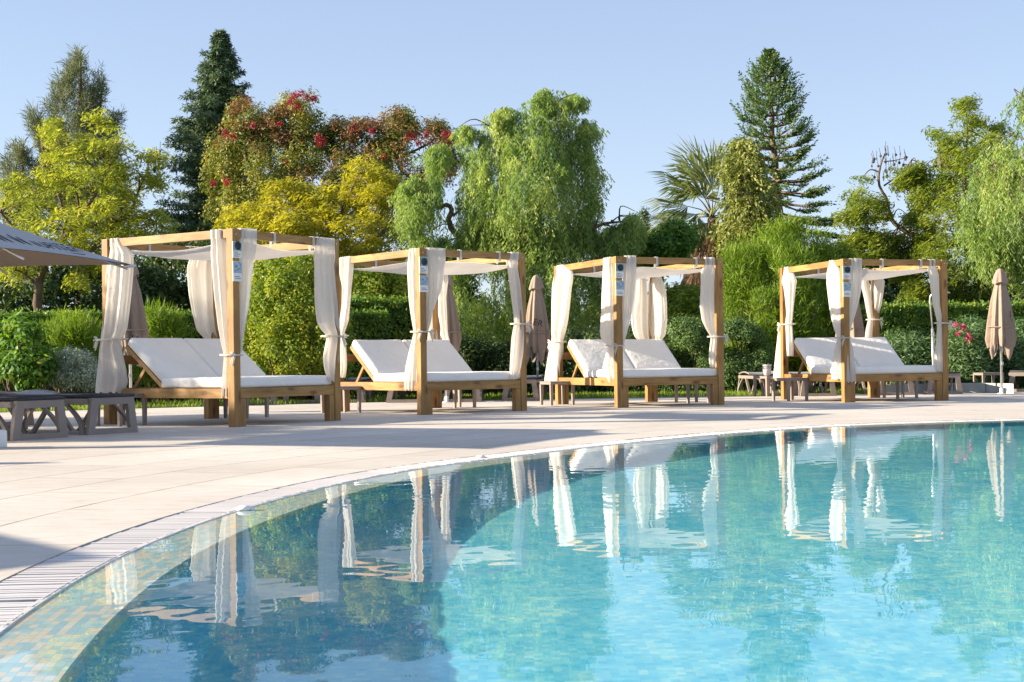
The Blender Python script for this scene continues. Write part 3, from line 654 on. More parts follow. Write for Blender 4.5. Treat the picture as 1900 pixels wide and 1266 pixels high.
#, direction the long axis runs
fA, fB, fC, fD = gnd(26.5, 818), gnd(124.5, 812), gnd(163.6, 808), gnd(256.5, 802)
d1 = math.atan2((fB - fA).y, (fB - fA).x) + R(90)
m1, m2 = (fA + fB) / 2, (fC + fD) / 2
d2 = R(57) + R(90)
st = Vector((math.cos(d2), math.sin(d2), 0))
place_l(m1, d2, 'front sun lounger nearest the left edge with its shaded leg frame facing the pool')
place_l(m2, d2, 'front sun lounger beside the largest daybed with a black sling edge')
place_l(m2 + st * 2.35 + Vector((.2, .75, 0)), d2 + .05, 'sun lounger in the second row at left with a pale raised backrest')
place_l(m1 + st * 2.3 + Vector((-.1, .2, 0)), d2, 'sun lounger in the second row at the left edge of the picture')
place_l(m1 + st * 2.4 + Vector((-1.0, -.75, 0)), d2 - .04, 'sun lounger furthest left in the second row, cut by the picture edge')
LR = [(478, 751, .15, 'sun lounger leftmost of those seen beneath the largest daybed'), (560, 748.5, .1, 'sun lounger in the middle of those seen beneath the largest daybed'), (642, 747.5, .0, 'sun lounger behind the gap between the first and second daybeds'),
      (752, 747.5, -.05, 'sun lounger seen beneath the left half of the second daybed'), (858, 746.5, 0, 'sun lounger seen beneath the middle of the second daybed'), (966, 744, -.1, 'sun lounger behind the right post of the second daybed beside the closed parasol'),
      (1450, 735, .1, 'sun lounger behind the side table with the pot'), (1519, 735.5, .0, 'sun lounger seen beneath the left half of the far right daybed'), (1664, 733.5, .0, 'sun lounger seen beneath the right half of the far right daybed'),
      (1753, 731.5, -.05, 'sun lounger standing just right of the far right daybed'), (1903, 727.5, -.5, 'sunlit sun lounger at the right edge of the picture')]
for px, py, a, l in LR:
    p = gnd(px, py); place_l(p, R(90) + a, l)
# ================================================================ CLOSED PARASOLS
def glyphs(txt, size, name, parent, M, mat=None, extrude=.0008):
    c = bpy.data.curves.new('lettering', 'FONT'); c.body = txt; c.size = size; c.extrude = extrude; c.align_x = 'CENTER'; c.space_character = 1.12; c.resolution_u = 3
    o = bpy.data.objects.new('lettering', c); COL.objects.link(o); dg = bpy.context.evaluated_depsgraph_get(); me = bpy.data.meshes.new_from_object(o.evaluated_get(dg))
    bpy.data.objects.remove(o); me.transform(M); me.materials.clear(); return link(name, me, mat or BLACK, parent)
def closed_parasol(seed):
    r_ = np.random.default_rng(seed); r = empty('closed_parasol', (0, 0, 0))
    q = MB(); q.tube([(0, 0, .03), (0, 0, 2.2)], .021, 12); q.build('pole', METAL, r)
    q = MB(); q.lathe([(.0001, 0), (.075, 0), (.075, .012), (.034, .016), (.034, .10), (.028, .105), (.0001, .105)], n=24); q.build('base', WHITEP, r)
    q = MB(); q.box((-.012, -.06, .52), (.02, -.018, .58), .004); q.build('crank', METAL, r)
    n = 128; th = np.linspace(0, 2 * math.pi, n, endpoint=False); rows = 40; G = np.zeros((rows, n, 3)); ph = r_.uniform(0, 6.28); p2 = r_.uniform(0, 6.28)
    hem = .80 + .10 * np.cos(4 * th + ph) + .07 * np.cos(8 * th + p2) + .03 * np.cos(3 * th)
    for i in range(rows):
        u = i / (rows - 1)
        z = 2.12 * (1 - u) + hem * u
        R0 = np.interp(u, [0, .12, .35, .65, .88, 1], [.055, .095, .155, .20, .225, .19])
        fold = 1 + u ** .5 * (.16 * np.cos(8 * th + ph + .5 * u) + .09 * np.cos(13 * th + p2 - .8 * u) + .05 * np.cos(21 * th))
        rr = R0 * fold; G[i] = np.stack([rr * np.cos(th), rr * np.sin(th), z], 1)
    q = MB(); q.grid(G, True, True); G2 = G.copy(); G2[:, :, :2] *= .93; q.grid(G2[:, ::-1], True, True); ca = q.build('furled_canopy', TAUPE, r)
    q = MB(); G = np.zeros((8, n, 3))
    for i in range(8):
        u = i / 7; R0 = np.interp(u, [0, .2, .55, 1], [.012, .062, .10, .135]); G[i] = np.stack([R0 * (1 + .10 * u * np.cos(8 * th + ph)) * np.cos(th), R0 * (1 + .10 * u * np.cos(8 * th + ph)) * np.sin(th), 2.26 - .27 * u ** 1.4 + .02 * u * np.cos(4 * th + ph)], 1)
    q.grid(G, True, True); q.build('vent_cap', TAUPE, ca)
    q = MB(); q.tube([(.238 * math.cos(t), .238 * math.sin(t), 1.22 + .02 * math.sin(t)) for t in np.linspace(0, 6.2832, 33)], .011, 6); q.build('strap', TAUPE, ca)
    for k in range(8):
        a = k * math.pi / 4 + .2; q = MB(); q.tube([(.05 * math.cos(a), .05 * math.sin(a), 1.6), (.13 * math.cos(a), .13 * math.sin(a), .70 + .05 * (k % 3))], .008, 5); q.build('rib', METAL, ca)
    return r, ca
FRONT = Matrix.Rotation(R(90), 4, 'X')
PAR = [(gnd(243, 768), 3, 'closed taupe parasol half hidden behind the curtain of the largest daybed', [('V', .16, (.10, -.235, 1.02), -.35)]),
       (gnd(829, 747), 5, 'closed taupe parasol behind the curtains of the second daybed', []),
       (gnd(998, 740.5), 8, 'closed taupe parasol with black letters ER between the second and third daybeds', [('ER', .16, (.0, -.25, 1.33), -.25)]),
       (gnd(1578, 736), 9, 'closed taupe parasol behind the front post of the far right daybed', []),
       (gnd(1858.5, 731), 12, 'closed taupe parasol with a black letter J standing at far right', [('J', .13, (.10, -.215, 1.40), 0), ('UPI', .05, (.10, -.225, 1.32), -1.45)])]
for p, sd_, lab, let in PAR:
    r, ca = closed_parasol(sd_); r.location = (p.x, p.y, 0); tag(r, lab, 'parasol', 'closed taupe parasols')
    for s, sz, loc, tw in let: glyphs(s, sz, 'lettering', ca, Matrix.Translation(loc) @ FRONT @ Matrix.Rotation(tw, 4, 'Z') @ Matrix.Shear('XY', 4, (0, 0)))
# ================================================================ OPEN PARASOL
PTOP = plain('parasol_canvas', (.43, .415, .41), (.39, .375, .37), .85, 4, .2)
def open_parasol(c, rot, half, ze, za, lettering=False):
    r = empty('open_parasol', (c[0], c[1], 0), rot); q = MB(); q.tube([(0, 0, .04), (0, 0, za)], .028, 12); q.build('pole', METAL, r)
    q = MB(); q.box((-.4, -.4, 0), (.4, .4, .06), .02); q.lathe([(.06, .06), (.06, .3), (.04, .31)], n=16); q.build('base', WHITEP, r)
    n = 10; cs = [(half, half), (-half, half), (-half, -half), (half, -half)]
    can = MB()
    for k in range(4):
        a, b = Vector((*cs[k], ze)), Vector((*cs[(k + 1) % 4], ze)); ap = Vector((0, 0, za)); G = []
        for i in range(n + 1):
            u = i / n; row = []
            for j in range(n + 1):
                v = j / n; e = a.lerp(b, v); p = ap.lerp(e, u); p.z += -.10 * math.sin(math.pi * u) * .35 + (.035 * math.sin(math.pi * v)) * u; row.append(tuple(p))
            G.append(row)
        can.grid(G, True); 
    V = len(can.v)
    can2 = [(x, y, z - .006) for x, y, z in can.v]; F2 = [f[::-1] for f in can.f]; can.add(can2, F2, True, 1)
    co = can.build('canopy', [PTOP, TAUPE], r)
    q = MB()
    for k in range(4):
        a, b = Vector((*cs[k], ze)), Vector((*cs[(k + 1) % 4], ze)); mid = (a + b) / 2
        for e in (a, mid): q.tube([(0, 0, za - .05), tuple(Vector(e) * .985 + Vector((0, 0, -.02)))], .012, 6)
    q.build('rib', METAL, co)
    q = MB()
    for k in range(4):
        a, b = Vector((*cs[k], ze)), Vector((*cs[(k + 1) % 4], ze)); mid = (a + b) / 2
        for e in (a, mid):
            t = Vector((0, 0, za)).lerp(e, .55); q.tube([(0, 0, ze - .25), tuple(t - Vector((0, 0, .04)))], .010, 6)
    q.build('strut', METAL, co)
    q = MB(); q.lathe([(.0001, za + .10), (.02, za + .09), (.03, za + .03), (.16, za - .05), (.2, za - .09), (.19, za - .10), (.0001, za - .03)], n=20); q.build('vent_cap', PTOP, co)
    for k in range(4):
        q = MB(); a = Vector((*cs[k], ze)); o = a.normalized() * .07; q.tube([a * .97 + Vector((0, 0, .03 * 1.0)), a + Vector((o.x, o.y, -.012))], [.02, .012], 8); q.build('corner_cap', BLACK if False else METAL, co)
    if lettering:   # print on the panel that faces the pool deck
        sl = math.atan2(za - ze, half)
        # panel k: between corner (half,-half) and (-half,-half): outward -Y ; text runs toward +X
        M0 = Matrix.Translation((0, -half, ze)) @ Matrix.Rotation(sl, 4, 'X') @ Matrix.Translation((0, 0, .012))
        def pr(s, sz, x, y, nm, sx=1.0, sy=1.0): glyphs(s, sz, nm, co, M0 @ Matrix.Translation((x, y, 0)) @ Matrix.Diagonal((sx, sy, 1, 1)), extrude=.0006)
        pr('JUPITER', .155, .70, .19, 'lettering', 1.02, 1.55); 
        q = MB()
        for k, (x, l) in enumerate(((.00, .26), (.08, .34), (.22, .34), (.30, .26))):
            q.box((x, .12 + (.04 if k in (0, 3) else 0), 0), (x + .028, .12 + l + (.04 if k in (0, 3) else 0), .0012))
        q.box((.08, .12, .0002), (.22, .15, .0014)); q.box((.48, .11, 0), (.94, .125, .0012))
        q.v = [tuple(M0 @ Vector(v)) for v in q.v]; q.build('emblem', BLACK, co)
    return r
T_ = pt(241, 490.5, 13.6); nd_, fd_ = Vector((-.36, -.93, 0)), Vector((-.93, .36, 0)); c_ = T_ + nd_ * 1.5 + fd_ * 1.5
rot_ = math.atan2(nd_.y, nd_.x)          # local +X of the parasol runs toward the near corner
# the near panel lies between T and T+3*nd ; its outward normal is -fd
po_ = open_parasol((c_.x, c_.y), math.atan2(-nd_.y, -nd_.x), 1.5, T_.z, 2.41, True)
tag(po_, 'open grey square parasol with black hotel lettering over the left sun loungers', 'parasol')
po2 = open_parasol((-8.42, 4.85), R(45), 1.5, 1.75, 2.4); tag(po2, 'open square parasol on the deck left of the pool, outside the picture', 'parasol')
for p, l in (((-9.5, 9.75, 0), 'closed taupe parasol outside the picture, beside the pool at left'), ((-8.9, 11.6, 0), 'closed taupe parasol outside the picture, left of the front sun loungers')):
    r, ca = closed_parasol(21); r.location = p; tag(r, l, 'parasol', 'closed taupe parasols')
# white parasol foot at the left edge
q = MB(); p = gnd(-13, 832); q.lathe([(.0001, 0), (.075, 0), (.08, .01), (.08, .14), (.07, .15), (.0001, .15)], n=24); o = q.build('parasol_foot', WHITEP); o.location = (p.x, p.y + .1, 0)
q = MB(); q.tube([(0, 0, .15), (0, 0, .9)], .02, 10); q.build('pole', METAL, o); tag(o, 'white round parasol foot on the deck at the left edge of the picture', 'parasol foot')
# ================================================================ SHOWER POLE, STONE KERB
b_ = pt(1733, 690, 25.4); r = empty('outdoor_shower', (b_.x, b_.y, 0)); q = MB()
tp = pt(1724, 548, 25.4).z; q.tube([(0, 0, 0), (-.02, 0, 1.2)], .026, 10); q.build('lower_pole', METAL, r)
q = MB(); q.tube([(-.02, 0, 1.2), (-.06, 0, tp - .1), (-.055, 0, tp - .03), (0, -.02, tp + .06), (.10, -.05, tp + .09), (.2, -.06, tp + .08)], .014, 10); q.build('riser', METAL, r)
q = MB(); q.lathe([(.0001, tp + .07), (.02, tp + .07), (.08, tp + .04), (.08, tp + .03), (.0001, tp + .03)], (.22, -.06), 16); q.build('shower_head', METAL, r)
q = MB(); q.box((-.045, -.05, 1.05), (0, -.02, 1.13), .006); q.build('tap', METAL, r); tag(r, 'slim metal outdoor shower pole behind the far right daybed', 'shower')
q = MB(); P = [gnd(px, py) for px, py in ((1638, 733), (1700, 730.5), (1770, 729), (1830, 729), (1882, 730.5))]
for a, b in zip(P[:-1], P[1:]): q.obox(Vector((a.x, a.y, -.02)), Vector((b.x - a.x - .01, b.y - a.y, 0)), Vector((0, .25, 0)), Vector((0, 0, .20)), .012)
o = q.build('stone_kerb', plain('pale_stone', (.42, .43, .40), (.28, .31, .30), .8, 3, .5)); tag(o, 'low pale stone kerb in front of the oleander', 'kerb')
# ================================================================ VEGETATION
def poly_sample(poly, n, margin=0):
    """random points inside a silhouette outline with their distance to its border (outline read off the photograph)"""
    P = np.asarray(poly, float); lo, hi = P.min(0), P.max(0); out = np.zeros((0, 2)); A, Bq = P, np.roll(P, -1, 0)
    while len(out) < n:
        q = rng.uniform(lo, hi, (n * 2, 2)); ins = np.zeros(len(q), bool)
        for a, b in zip(A, Bq):
            c = (a[1] > q[:, 1]) != (b[1] > q[:, 1]); x = a[0] + (q[:, 1] - a[1]) * (b[0] - a[0]) / (b[1] - a[1] + 1e-9); ins ^= c & (q[:, 0] < x)
        out = np.vstack([out, q[ins]])
    out = out[:n]; d = np.full(n, 1e9)
    for a, b in zip(A, Bq):
        e = b - a; t = np.clip(((out - a) @ e) / (e @ e + 1e-9), 0, 1); d = np.minimum(d, np.linalg.norm(out - (a + t[:, None] * e), axis=1))
    return out, d
def gapmask(C, sc, thr, seed=0):
    r = np.random.default_rng(seed); v = 0
    for _ in range(5):
        k = nrm(r.normal(size=3)[None])[0] * r.uniform(.7, 1.4) * sc; v = v + np.sin(C @ k + r.uniform(0, 6.28))
    return v / 2.0 > thr
def clumps(poly, n, Y, depth, gap=None, sc=4.5):
    """clump centres filling the crown's volume: thick in the middle, thin at the outline; gap leaves holes"""
    if gap is not None:
        C, d = clumps(poly, int(n * 1.9), Y, depth); k = gapmask(C, sc, gap, len(poly)); C, d = C[k], d[k]; return C[:n], d[:n]
    q, d = poly_sample(poly, n); dm = d * Y / F
    dep = np.minimum(depth, .35 + 1.5 * dm) * rng.uniform(-1, 1, n)
    # points close to the surface of the volume more often than deep inside it
    dep = np.where(rng.random(n) < .6, np.sign(dep) * np.minimum(depth, .35 + 1.5 * dm) * rng.uniform(.6, 1, n), dep)
    return pts(q[:, 0], q[:, 1], Y + dep), d
def leaves(C, r, per, L, W, flat=1.0, droop=0.0, out=.7, up=.25, jit=.35, crnd=.5, size=None):
    """per leaves round each clump centre C; returns quads and hue numbers"""
    n = len(C); r = np.broadcast_to(np.asarray(r, float), (n,))
    o = rvec(n * per) * (rng.random((n * per, 1)) ** (1 / 2.2)); o[:, 2] *= flat
    P = np.repeat(C, per, 0) + o * np.repeat(r, per)[:, None]
    od = nrm(o + 1e-6)
    N = nrm(od * out + rvec(n * per) * jit + np.array([0, 0, up]))
    D = nrm(od * .6 + rvec(n * per) * .8 + np.array([0, 0, -droop]))
    D = nrm(D - N * np.sum(D * N, 1, keepdims=True))
    k = rng.uniform(.65, 1.25, n * per)
    V = leafquads(P, D, N, L * k, W * k)
    h = np.clip(np.repeat(rng.random(n), per) * crnd + rng.random(n * per) * (1 - crnd), 0, 1)
    return V, h
def trunkmesh(name, paths, mat, parent):
    """paths: list of (points, radii)"""
    q = MB()
    for P, rd in paths:
        P = [Vector(p) for p in P]; pp = []; rr = []
        for i in range(len(P) - 1):
            p0, p1, p2, p3 = P[max(i - 1, 0)], P[i], P[i + 1], P[min(i + 2, len(P) - 1)]
            for k in range(4):
                t = k / 4; c = .5 * ((2 * p1) + (p2 - p0) * t + (2 * p0 - 5 * p1 + 4 * p2 - p3) * t * t + (3 * p1 - p0 - 3 * p2 + p3) * t ** 3)
                pp.append(c + Vector((random.gauss(0, 1), random.gauss(0, 1), 0)) * rd[i] * .10); rr.append((rd[i] * (1 - t) + rd[i + 1] * t) * random.uniform(.93, 1.07))
        pp.append(P[-1]); rr.append(rd[-1]); q.tube(pp, rr, 8)
    return q.build(name, mat, parent)
def px_path(L, Y, dz=0.0):
    """[(px,py,radius px,depth shift)] -> path"""
    P = [pt(x, y, Y + (d[0] if d else 0)) for x, y, r, *d in L]; return P, [max(r * Y / F, .008) for _, _, r, *d in L]
def twigs(C, anchor, n, rad=.02):
    """thin branches from limb points out to clump centres"""
    out = []; A = np.array([tuple(a) for a in anchor])
    for i in rng.permutation(len(C))[:n]:
        c = C[i]; j = int(np.argmin(np.linalg.norm(A - c, axis=1) + rng.uniform(0, .8, len(A)))); a = A[j]; m = (a + c) / 2 + np.array([0, 0, .12]) + rng.normal(size=3) * .12
        out.append(([Vector(a), Vector(m), Vector(c)], [rad, rad * .6, rad * .3]))
    return out
def root_at(name, px, Y, label, cat, group=None):
    p = pt(px, 600, Y); return tag(empty(name, (p.x, Y, 0)), label, cat, group)
def local(V, root): return V - np.array(root.location)
def crown(name, root, V, h, mat): return quads(name, local(V, root), h, mat, root)
def shift(paths, root): return [([Vector(p) - root.location for p in P], r) for P, r in paths]
GT = 'trees behind the daybeds'
# ---- materials of foliage
M_JAC = leafmat('jacaranda_leaf', [(0, (0.160, 0.215, 0.044)), (.35, (0.289, 0.345, 0.057)), (.7, (0.434, 0.460, 0.077)), (1, (0.550, 0.494, 0.114))], .42)
M_JACG = leafmat('gold_leaf', [(0, (0.213, 0.223, 0.038)), (.4, (0.399, 0.391, 0.044)), (.75, (0.549, 0.502, 0.056)), (1, (0.623, 0.530, 0.076))], .42)
M_CAS = leafmat('grey_needle', [(0, (0.060, 0.083, 0.045)), (.5, (0.132, 0.159, 0.090)), (1, (0.228, 0.241, 0.135))], .3)
M_CON = leafmat('blue_needle', [(0, (0.035, 0.070, 0.039)), (.5, (0.086, 0.147, 0.079)), (1, (0.192, 0.239, 0.106))], .2)
M_GUM = leafmat('gum_leaf', [(0, (0.073, 0.108, 0.029)), (.45, (0.185, 0.215, 0.043)), (.75, (0.369, 0.343, 0.060)), (1, (0.491, 0.280, 0.079))], .3)
M_RUST = leafmat('rusty_growth', [(0, (0.133, 0.066, 0.030)), (.5, (0.235, 0.120, 0.054)), (1, (0.306, 0.204, 0.072))], .35, tint=(1.2, 1, .8))
M_RED = leafmat('red_blossom', [(0, (0.275, 0.013, 0.024)), (.6, (0.419, 0.032, 0.048)), (1, (0.477, 0.108, 0.128))], .3, tint=(1, 1, 1))
M_PEP = leafmat('pepper_leaf', [(0, (0.095, 0.171, 0.055)), (.4, (0.209, 0.314, 0.083)), (.75, (0.379, 0.466, 0.138)), (1, (0.569, 0.589, 0.275))], .42)
M_ARA = leafmat('araucaria_leaf', [(0, (0.035, 0.079, 0.032)), (.5, (0.096, 0.173, 0.056)), (1, (0.208, 0.260, 0.079))], .25)
M_OLV = leafmat('olive_rope_leaf', [(0, (0.121, 0.161, 0.047)), (.5, (0.242, 0.275, 0.070)), (1, (0.378, 0.380, 0.116))], .35)
M_PALM = leafmat('palm_blade', [(0, (0.080, 0.136, 0.048)), (.5, (0.176, 0.224, 0.080)), (1, (0.384, 0.352, 0.160))], .35)
M_DEAD = leafmat('dead_frond', [(0, (0.117, 0.065, 0.039)), (.5, (0.221, 0.130, 0.072)), (1, (0.351, 0.234, 0.130))], .2, tint=(1, .9, .8))
M_BUSH = leafmat('bright_bush_leaf', [(0, (0.076, 0.140, 0.015)), (.5, (0.153, 0.255, 0.023)), (1, (0.281, 0.357, 0.038))], .4)
M_YEL = leafmat('golden_shrub_leaf', [(0, (0.068, 0.144, 0.021)), (.4, (0.180, 0.270, 0.033)), (.75, (0.344, 0.397, 0.044)), (1, (0.523, 0.446, 0.065))], .42)
M_HED = leafmat('hedge_leaf', [(0, (0.058, 0.120, 0.025)), (.5, (0.125, 0.230, 0.042)), (.85, (0.270, 0.360, 0.052)), (1, (0.458, 0.460, 0.083))], .35)
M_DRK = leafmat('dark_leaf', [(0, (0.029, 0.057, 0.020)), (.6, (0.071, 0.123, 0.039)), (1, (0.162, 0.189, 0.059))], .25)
M_DOME = leafmat('clipped_leaf', [(0, (0.056, 0.108, 0.032)), (.6, (0.112, 0.198, 0.054)), (1, (0.206, 0.252, 0.082))], .3)
M_LIME = leafmat('broad_leaf', [(0, (0.041, 0.115, 0.020)), (.5, (0.101, 0.216, 0.034)), (.9, (0.230, 0.351, 0.041)), (1, (0.432, 0.351, 0.081))], .4)
M_SIL = leafmat('silver_leaf', [(0, (0.195, 0.249, 0.187)), (.5, (0.360, 0.425, 0.317)), (1, (0.570, 0.615, 0.475))], .25, tint=(1, 1, .9))
M_OLE = leafmat('oleander_leaf', [(0, (0.056, 0.126, 0.046)), (.6, (0.122, 0.216, 0.082)), (1, (0.244, 0.324, 0.126))], .3)
M_PINK = leafmat('pink_petal', [(0, (.45, .04, .12)), (1, (.75, .16, .28))], .4, tint=(1, .9, .95))
M_WHT = leafmat('white_petal', [(0, (.6, .58, .62)), (1, (.8, .78, .8))], .4, tint=(1, 1, 1))
M_GRS = leafmat('grass_blade', [(0, (0.093, 0.170, 0.020)), (.5, (0.170, 0.272, 0.034)), (1, (0.323, 0.374, 0.060))], .4)
# ---- grey casuarina at far left
def casuarina():
    Y = 46; r = root_at('casuarina_tree', 145, Y, 'tall grey green feathery casuarina rising behind the yellow jacaranda at far left', 'tree', GT)
    poly = [(150, 97), (160, 128), (168, 152), (182, 140), (193, 137), (196, 163), (184, 200), (191, 215), (188, 245), (203, 212), (216, 206), (224, 228), (214, 262), (228, 330), (245, 430), (0, 430), (5, 330), (20, 290), (38, 262), (54, 300), (72, 295), (66, 262), (55, 215), (66, 208), (92, 250), (96, 228), (86, 190), (108, 165), (125, 132), (140, 105)]
    C, d = clumps(poly, 820, Y, 1.6, -.3, 5); per = 44; n = len(C)
    dirc = nrm(np.stack([rng.normal(0, .45, n) + (C[:, 0] - r.location.x) * .16, rng.normal(0, .5, n), np.full(n, .8)], 1))
    P = np.repeat(C, per, 0) + np.repeat(dirc, per, 0) * rng.uniform(-.38, .32, (n * per, 1)) + rng.normal(0, .05, (n * per, 3))
    D = nrm(np.repeat(dirc, per, 0) * .7 + rvec(n * per) * .75); V = leafquads(P, D, rvec(n * per), rng.uniform(.18, .38, n * per), .022)
    crown('crown', r, V, np.clip(np.repeat(rng.random(n), per) * .6 + rng.random(n * per) * .4, 0, 1), M_CAS)
    T = [px_path([(150, 640, 14), (148, 420, 11), (148, 280, 7), (150, 110, 1.5)], Y), px_path([(148, 420, 6), (90, 330, 4), (62, 225, 1.5)], Y), px_path([(148, 430, 6), (60, 360, 4), (36, 275, 1.5)], Y), px_path([(148, 300, 5), (180, 230, 3), (192, 145, 1)], Y), px_path([(148, 380, 5), (195, 300, 3), (215, 215, 1)], Y)]
    trunkmesh('trunk', shift(T, r), BARK, r)
casuarina()
# ---- feathery pad trees (jacarandas)
def jacaranda(name, label, Y, polys, limbs, mat, ncl, per, rad, L=.20, W=.05, depth=1.8, ntw=90, bark=BARK, cx=100, pods=None, podn=0, gap=-.1):
    r = root_at(name, cx, Y, label, 'tree', GT); Cs = []
    for poly, k in polys: Cs.append(clumps(poly, int(ncl * k), Y, depth, gap, 7.5)[0])
    C = np.vstack(Cs); n = len(C)
    # each clump: a flat drooping spray of fern-like leaves
    out = nrm(C - C.mean(0) + rvec(n) * .8); out[:, 2] = out[:, 2] * .3 + .15; out = nrm(out)
    ang = rng.uniform(0, 2 * math.pi, (n, per)); rr = rad * np.sqrt(rng.random((n, per)))
    o = np.stack([np.cos(ang) * rr, np.sin(ang) * rr, rng.normal(0, rad * .16, (n, per)) - .45 * rr ** 2 / rad + .15 * rad], 2)
    tl = nrm(np.array([0, 0, 1.]) + rng.normal(0, .42, (n, 3))); ax = nrm(np.cross(tl, np.array([1., .3, 0]))); ay = np.cross(tl, ax)
    o = o[..., :1] * ax[:, None] + o[..., 1:2] * ay[:, None] + o[..., 2:3] * tl[:, None]
    P = (C[:, None] + o).reshape(-1, 3); rad_d = np.stack([np.cos(ang), np.sin(ang), -.35 + rng.normal(0, .25, (n, per))], 2).reshape(-1, 3)
    D = nrm(rad_d + rvec(n * per) * .55); N = nrm(np.array([0, 0, 1.0]) + rvec(n * per) * .6 + rad_d * .25); k = rng.uniform(.6, 1.3, n * per)
    V = leafquads(P, D, N, L * k, W * k, .55)
    crown('crown', r, V, np.clip(np.repeat(rng.random(n), per) * .5 + rng.random(n * per) * .5, 0, 1), mat)
    T = [px_path(l, Y) for l in limbs]; anchors = [p for P_, _ in T for p in P_[1:]] + [(P_[i] + P_[i + 1]) / 2 for P_, _ in T for i in range(1, len(P_) - 1)]
    T += twigs(C, anchors, ntw); trunkmesh('trunk', shift(T, r), bark, r)
    if pods is not None:
        c, _ = clumps(pods, podn, Y, .5); q = MB()
        for p in local(c, r):
            a = rng.uniform(0, 3.14); s = rng.uniform(.032, .05); X = Vector((math.cos(a), math.sin(a), 0)); Zv = Vector((0, 0, 1)); Nn = X.cross(Zv)
            ringp = [[tuple(Vector(p) + (X * math.cos(t) + Zv * math.sin(t)) * s * f + Nn * h) for t in np.linspace(0, 6.283, 9)[:-1]] for f, h in ((.2, .014), (1, .004), (1, -.004), (.2, -.014))]
            q.grid(ringp, True, True); q.tube([tuple(Vector(p) + Zv * s), tuple(Vector(p) + Zv * (s + .18) + X * .05)], .006, 4)
        q.build('seed_pods', plain('pod_brown', (.07, .04, .03), (.04, .025, .02), .7), r)['kind'] = 'stuff'
    return r
jacaranda('jacaranda_tree', 'yellow green jacaranda with spreading branches behind the open parasol', 31,
          [([(0, 345), (40, 320), (75, 330), (92, 262), (82, 240), (98, 228), (128, 226), (140, 250), (152, 235), (150, 218), (166, 208), (187, 208), (212, 228), (228, 255), (232, 275), (250, 262), (270, 270), (262, 292), (240, 300), (262, 345), (258, 400), (240, 440), (190, 470), (120, 485), (0, 450)], 1.0),
           ([(262, 282), (285, 272), (308, 290), (316, 312), (305, 338), (285, 345), (268, 330), (255, 310)], .10), ([(250, 395), (300, 385), (320, 420), (300, 440), (220, 450), (210, 425)], .12), ([(118, 505), (150, 498), (160, 530), (150, 548), (125, 530)], .03),
           ([(0, 470), (60, 480), (75, 520), (50, 530), (0, 500)], .06), ([(150, 470), (210, 478), (222, 500), (180, 510), (155, 500)], .06)],
          [[(74, 640, 10), (74, 590, 9.5), (70, 555, 9), (77, 510, 8), (95, 472, 7), (122, 438, 6), (150, 402, 5), (185, 345, 3), (200, 310, 1.5)], [(95, 472, 5), (121, 425, 3.5), (113, 375, 3), (92, 320, 2), (85, 290, 1)], [(122, 438, 5), (175, 418, 3.5), (215, 408, 3), (240, 400, 2.5), (258, 352, 2), (275, 315, 1)],
           [(77, 510, 5), (50, 465, 4), (22, 420, 3), (0, 395, 2)], [(74, 535, 4), (58, 520, 3), (40, 505, 2), (20, 500, 1)], [(150, 402, 3), (140, 350, 2), (125, 300, 1.5), (118, 260, .8)], [(185, 345, 2.5), (203, 308, 2), (215, 285, 1), (220, 268, .6)], [(240, 400, 2), (270, 405, 1.5), (310, 425, 1)], [(95, 472, 4), (130, 480, 3), (170, 465, 2), (215, 440, 1)]],
          M_JAC, 300, 74, .28, L=.13, W=.036, cx=74, gap=-.15, ntw=110, pods=[(262, 282), (300, 278), (318, 312), (285, 340)], podn=9)
# ---- dark conifer
def conifer():
    Y = 48; r = root_at('conifer_tree', 405, Y, 'tall dark blue green conifer with layered branches behind the largest daybed', 'tree', GT)
    Q = []; Hh = []; T = [px_path([(405, 650, 12), (405, 400, 9), (408, 200, 5), (413, 62, 1)], Y)]
    lv = np.concatenate([np.linspace(64, 110, 8), np.linspace(120, 470, 31)]); 
    for y in lv:
        R0 = np.interp(y, [60, 80, 110, 150, 200, 260, 330, 400, 470], [4, 14, 28, 46, 58, 74, 82, 90, 98]) * Y / F
        c = pt(408 + 3 * math.sin(y), y, Y); nb = 8 if y < 120 else 12
        a0 = rng.uniform(0, 6.28)
        for b in range(nb):
            a = a0 + b * 6.283 / nb + rng.normal(0, .25); Rb = R0 * rng.choice([.4, .65, .9, 1.08, 1.28], p=[.2, .25, .25, .2, .1]); dv = np.array([math.cos(a), math.sin(a), 0])
            ns = max(3, int(Rb / .16)); s = np.linspace(.15, 1, ns); rise = -.20 * Rb * s - .12 * Rb * s ** 2 + .5 * Rb * np.maximum(s - .6, 0)
            P0 = np.array(c) + dv * (s * Rb)[:, None] + np.stack([0 * s, 0 * s, rise], 1) + rng.normal(0, .05, (ns, 3))
            V, h = leaves(P0, np.interp(y, [64, 110, 200], [.09, .17, .25]) * (1.05 - .25 * s), 48, .17, .042, flat=.45, droop=.1, out=.55, up=.45, crnd=.6); Q.append(V); Hh.append(np.clip(h * .8 + .2 * rng.random(), 0, 1))
            if b % 3 == 0 and y > 120: T.append(([Vector(c), Vector(P0[-1])], [.035, .01]))
    crown('crown', r, np.vstack(Q), np.concatenate(Hh), M_CON); trunkmesh('trunk', shift(T, r), BARK, r)
conifer()
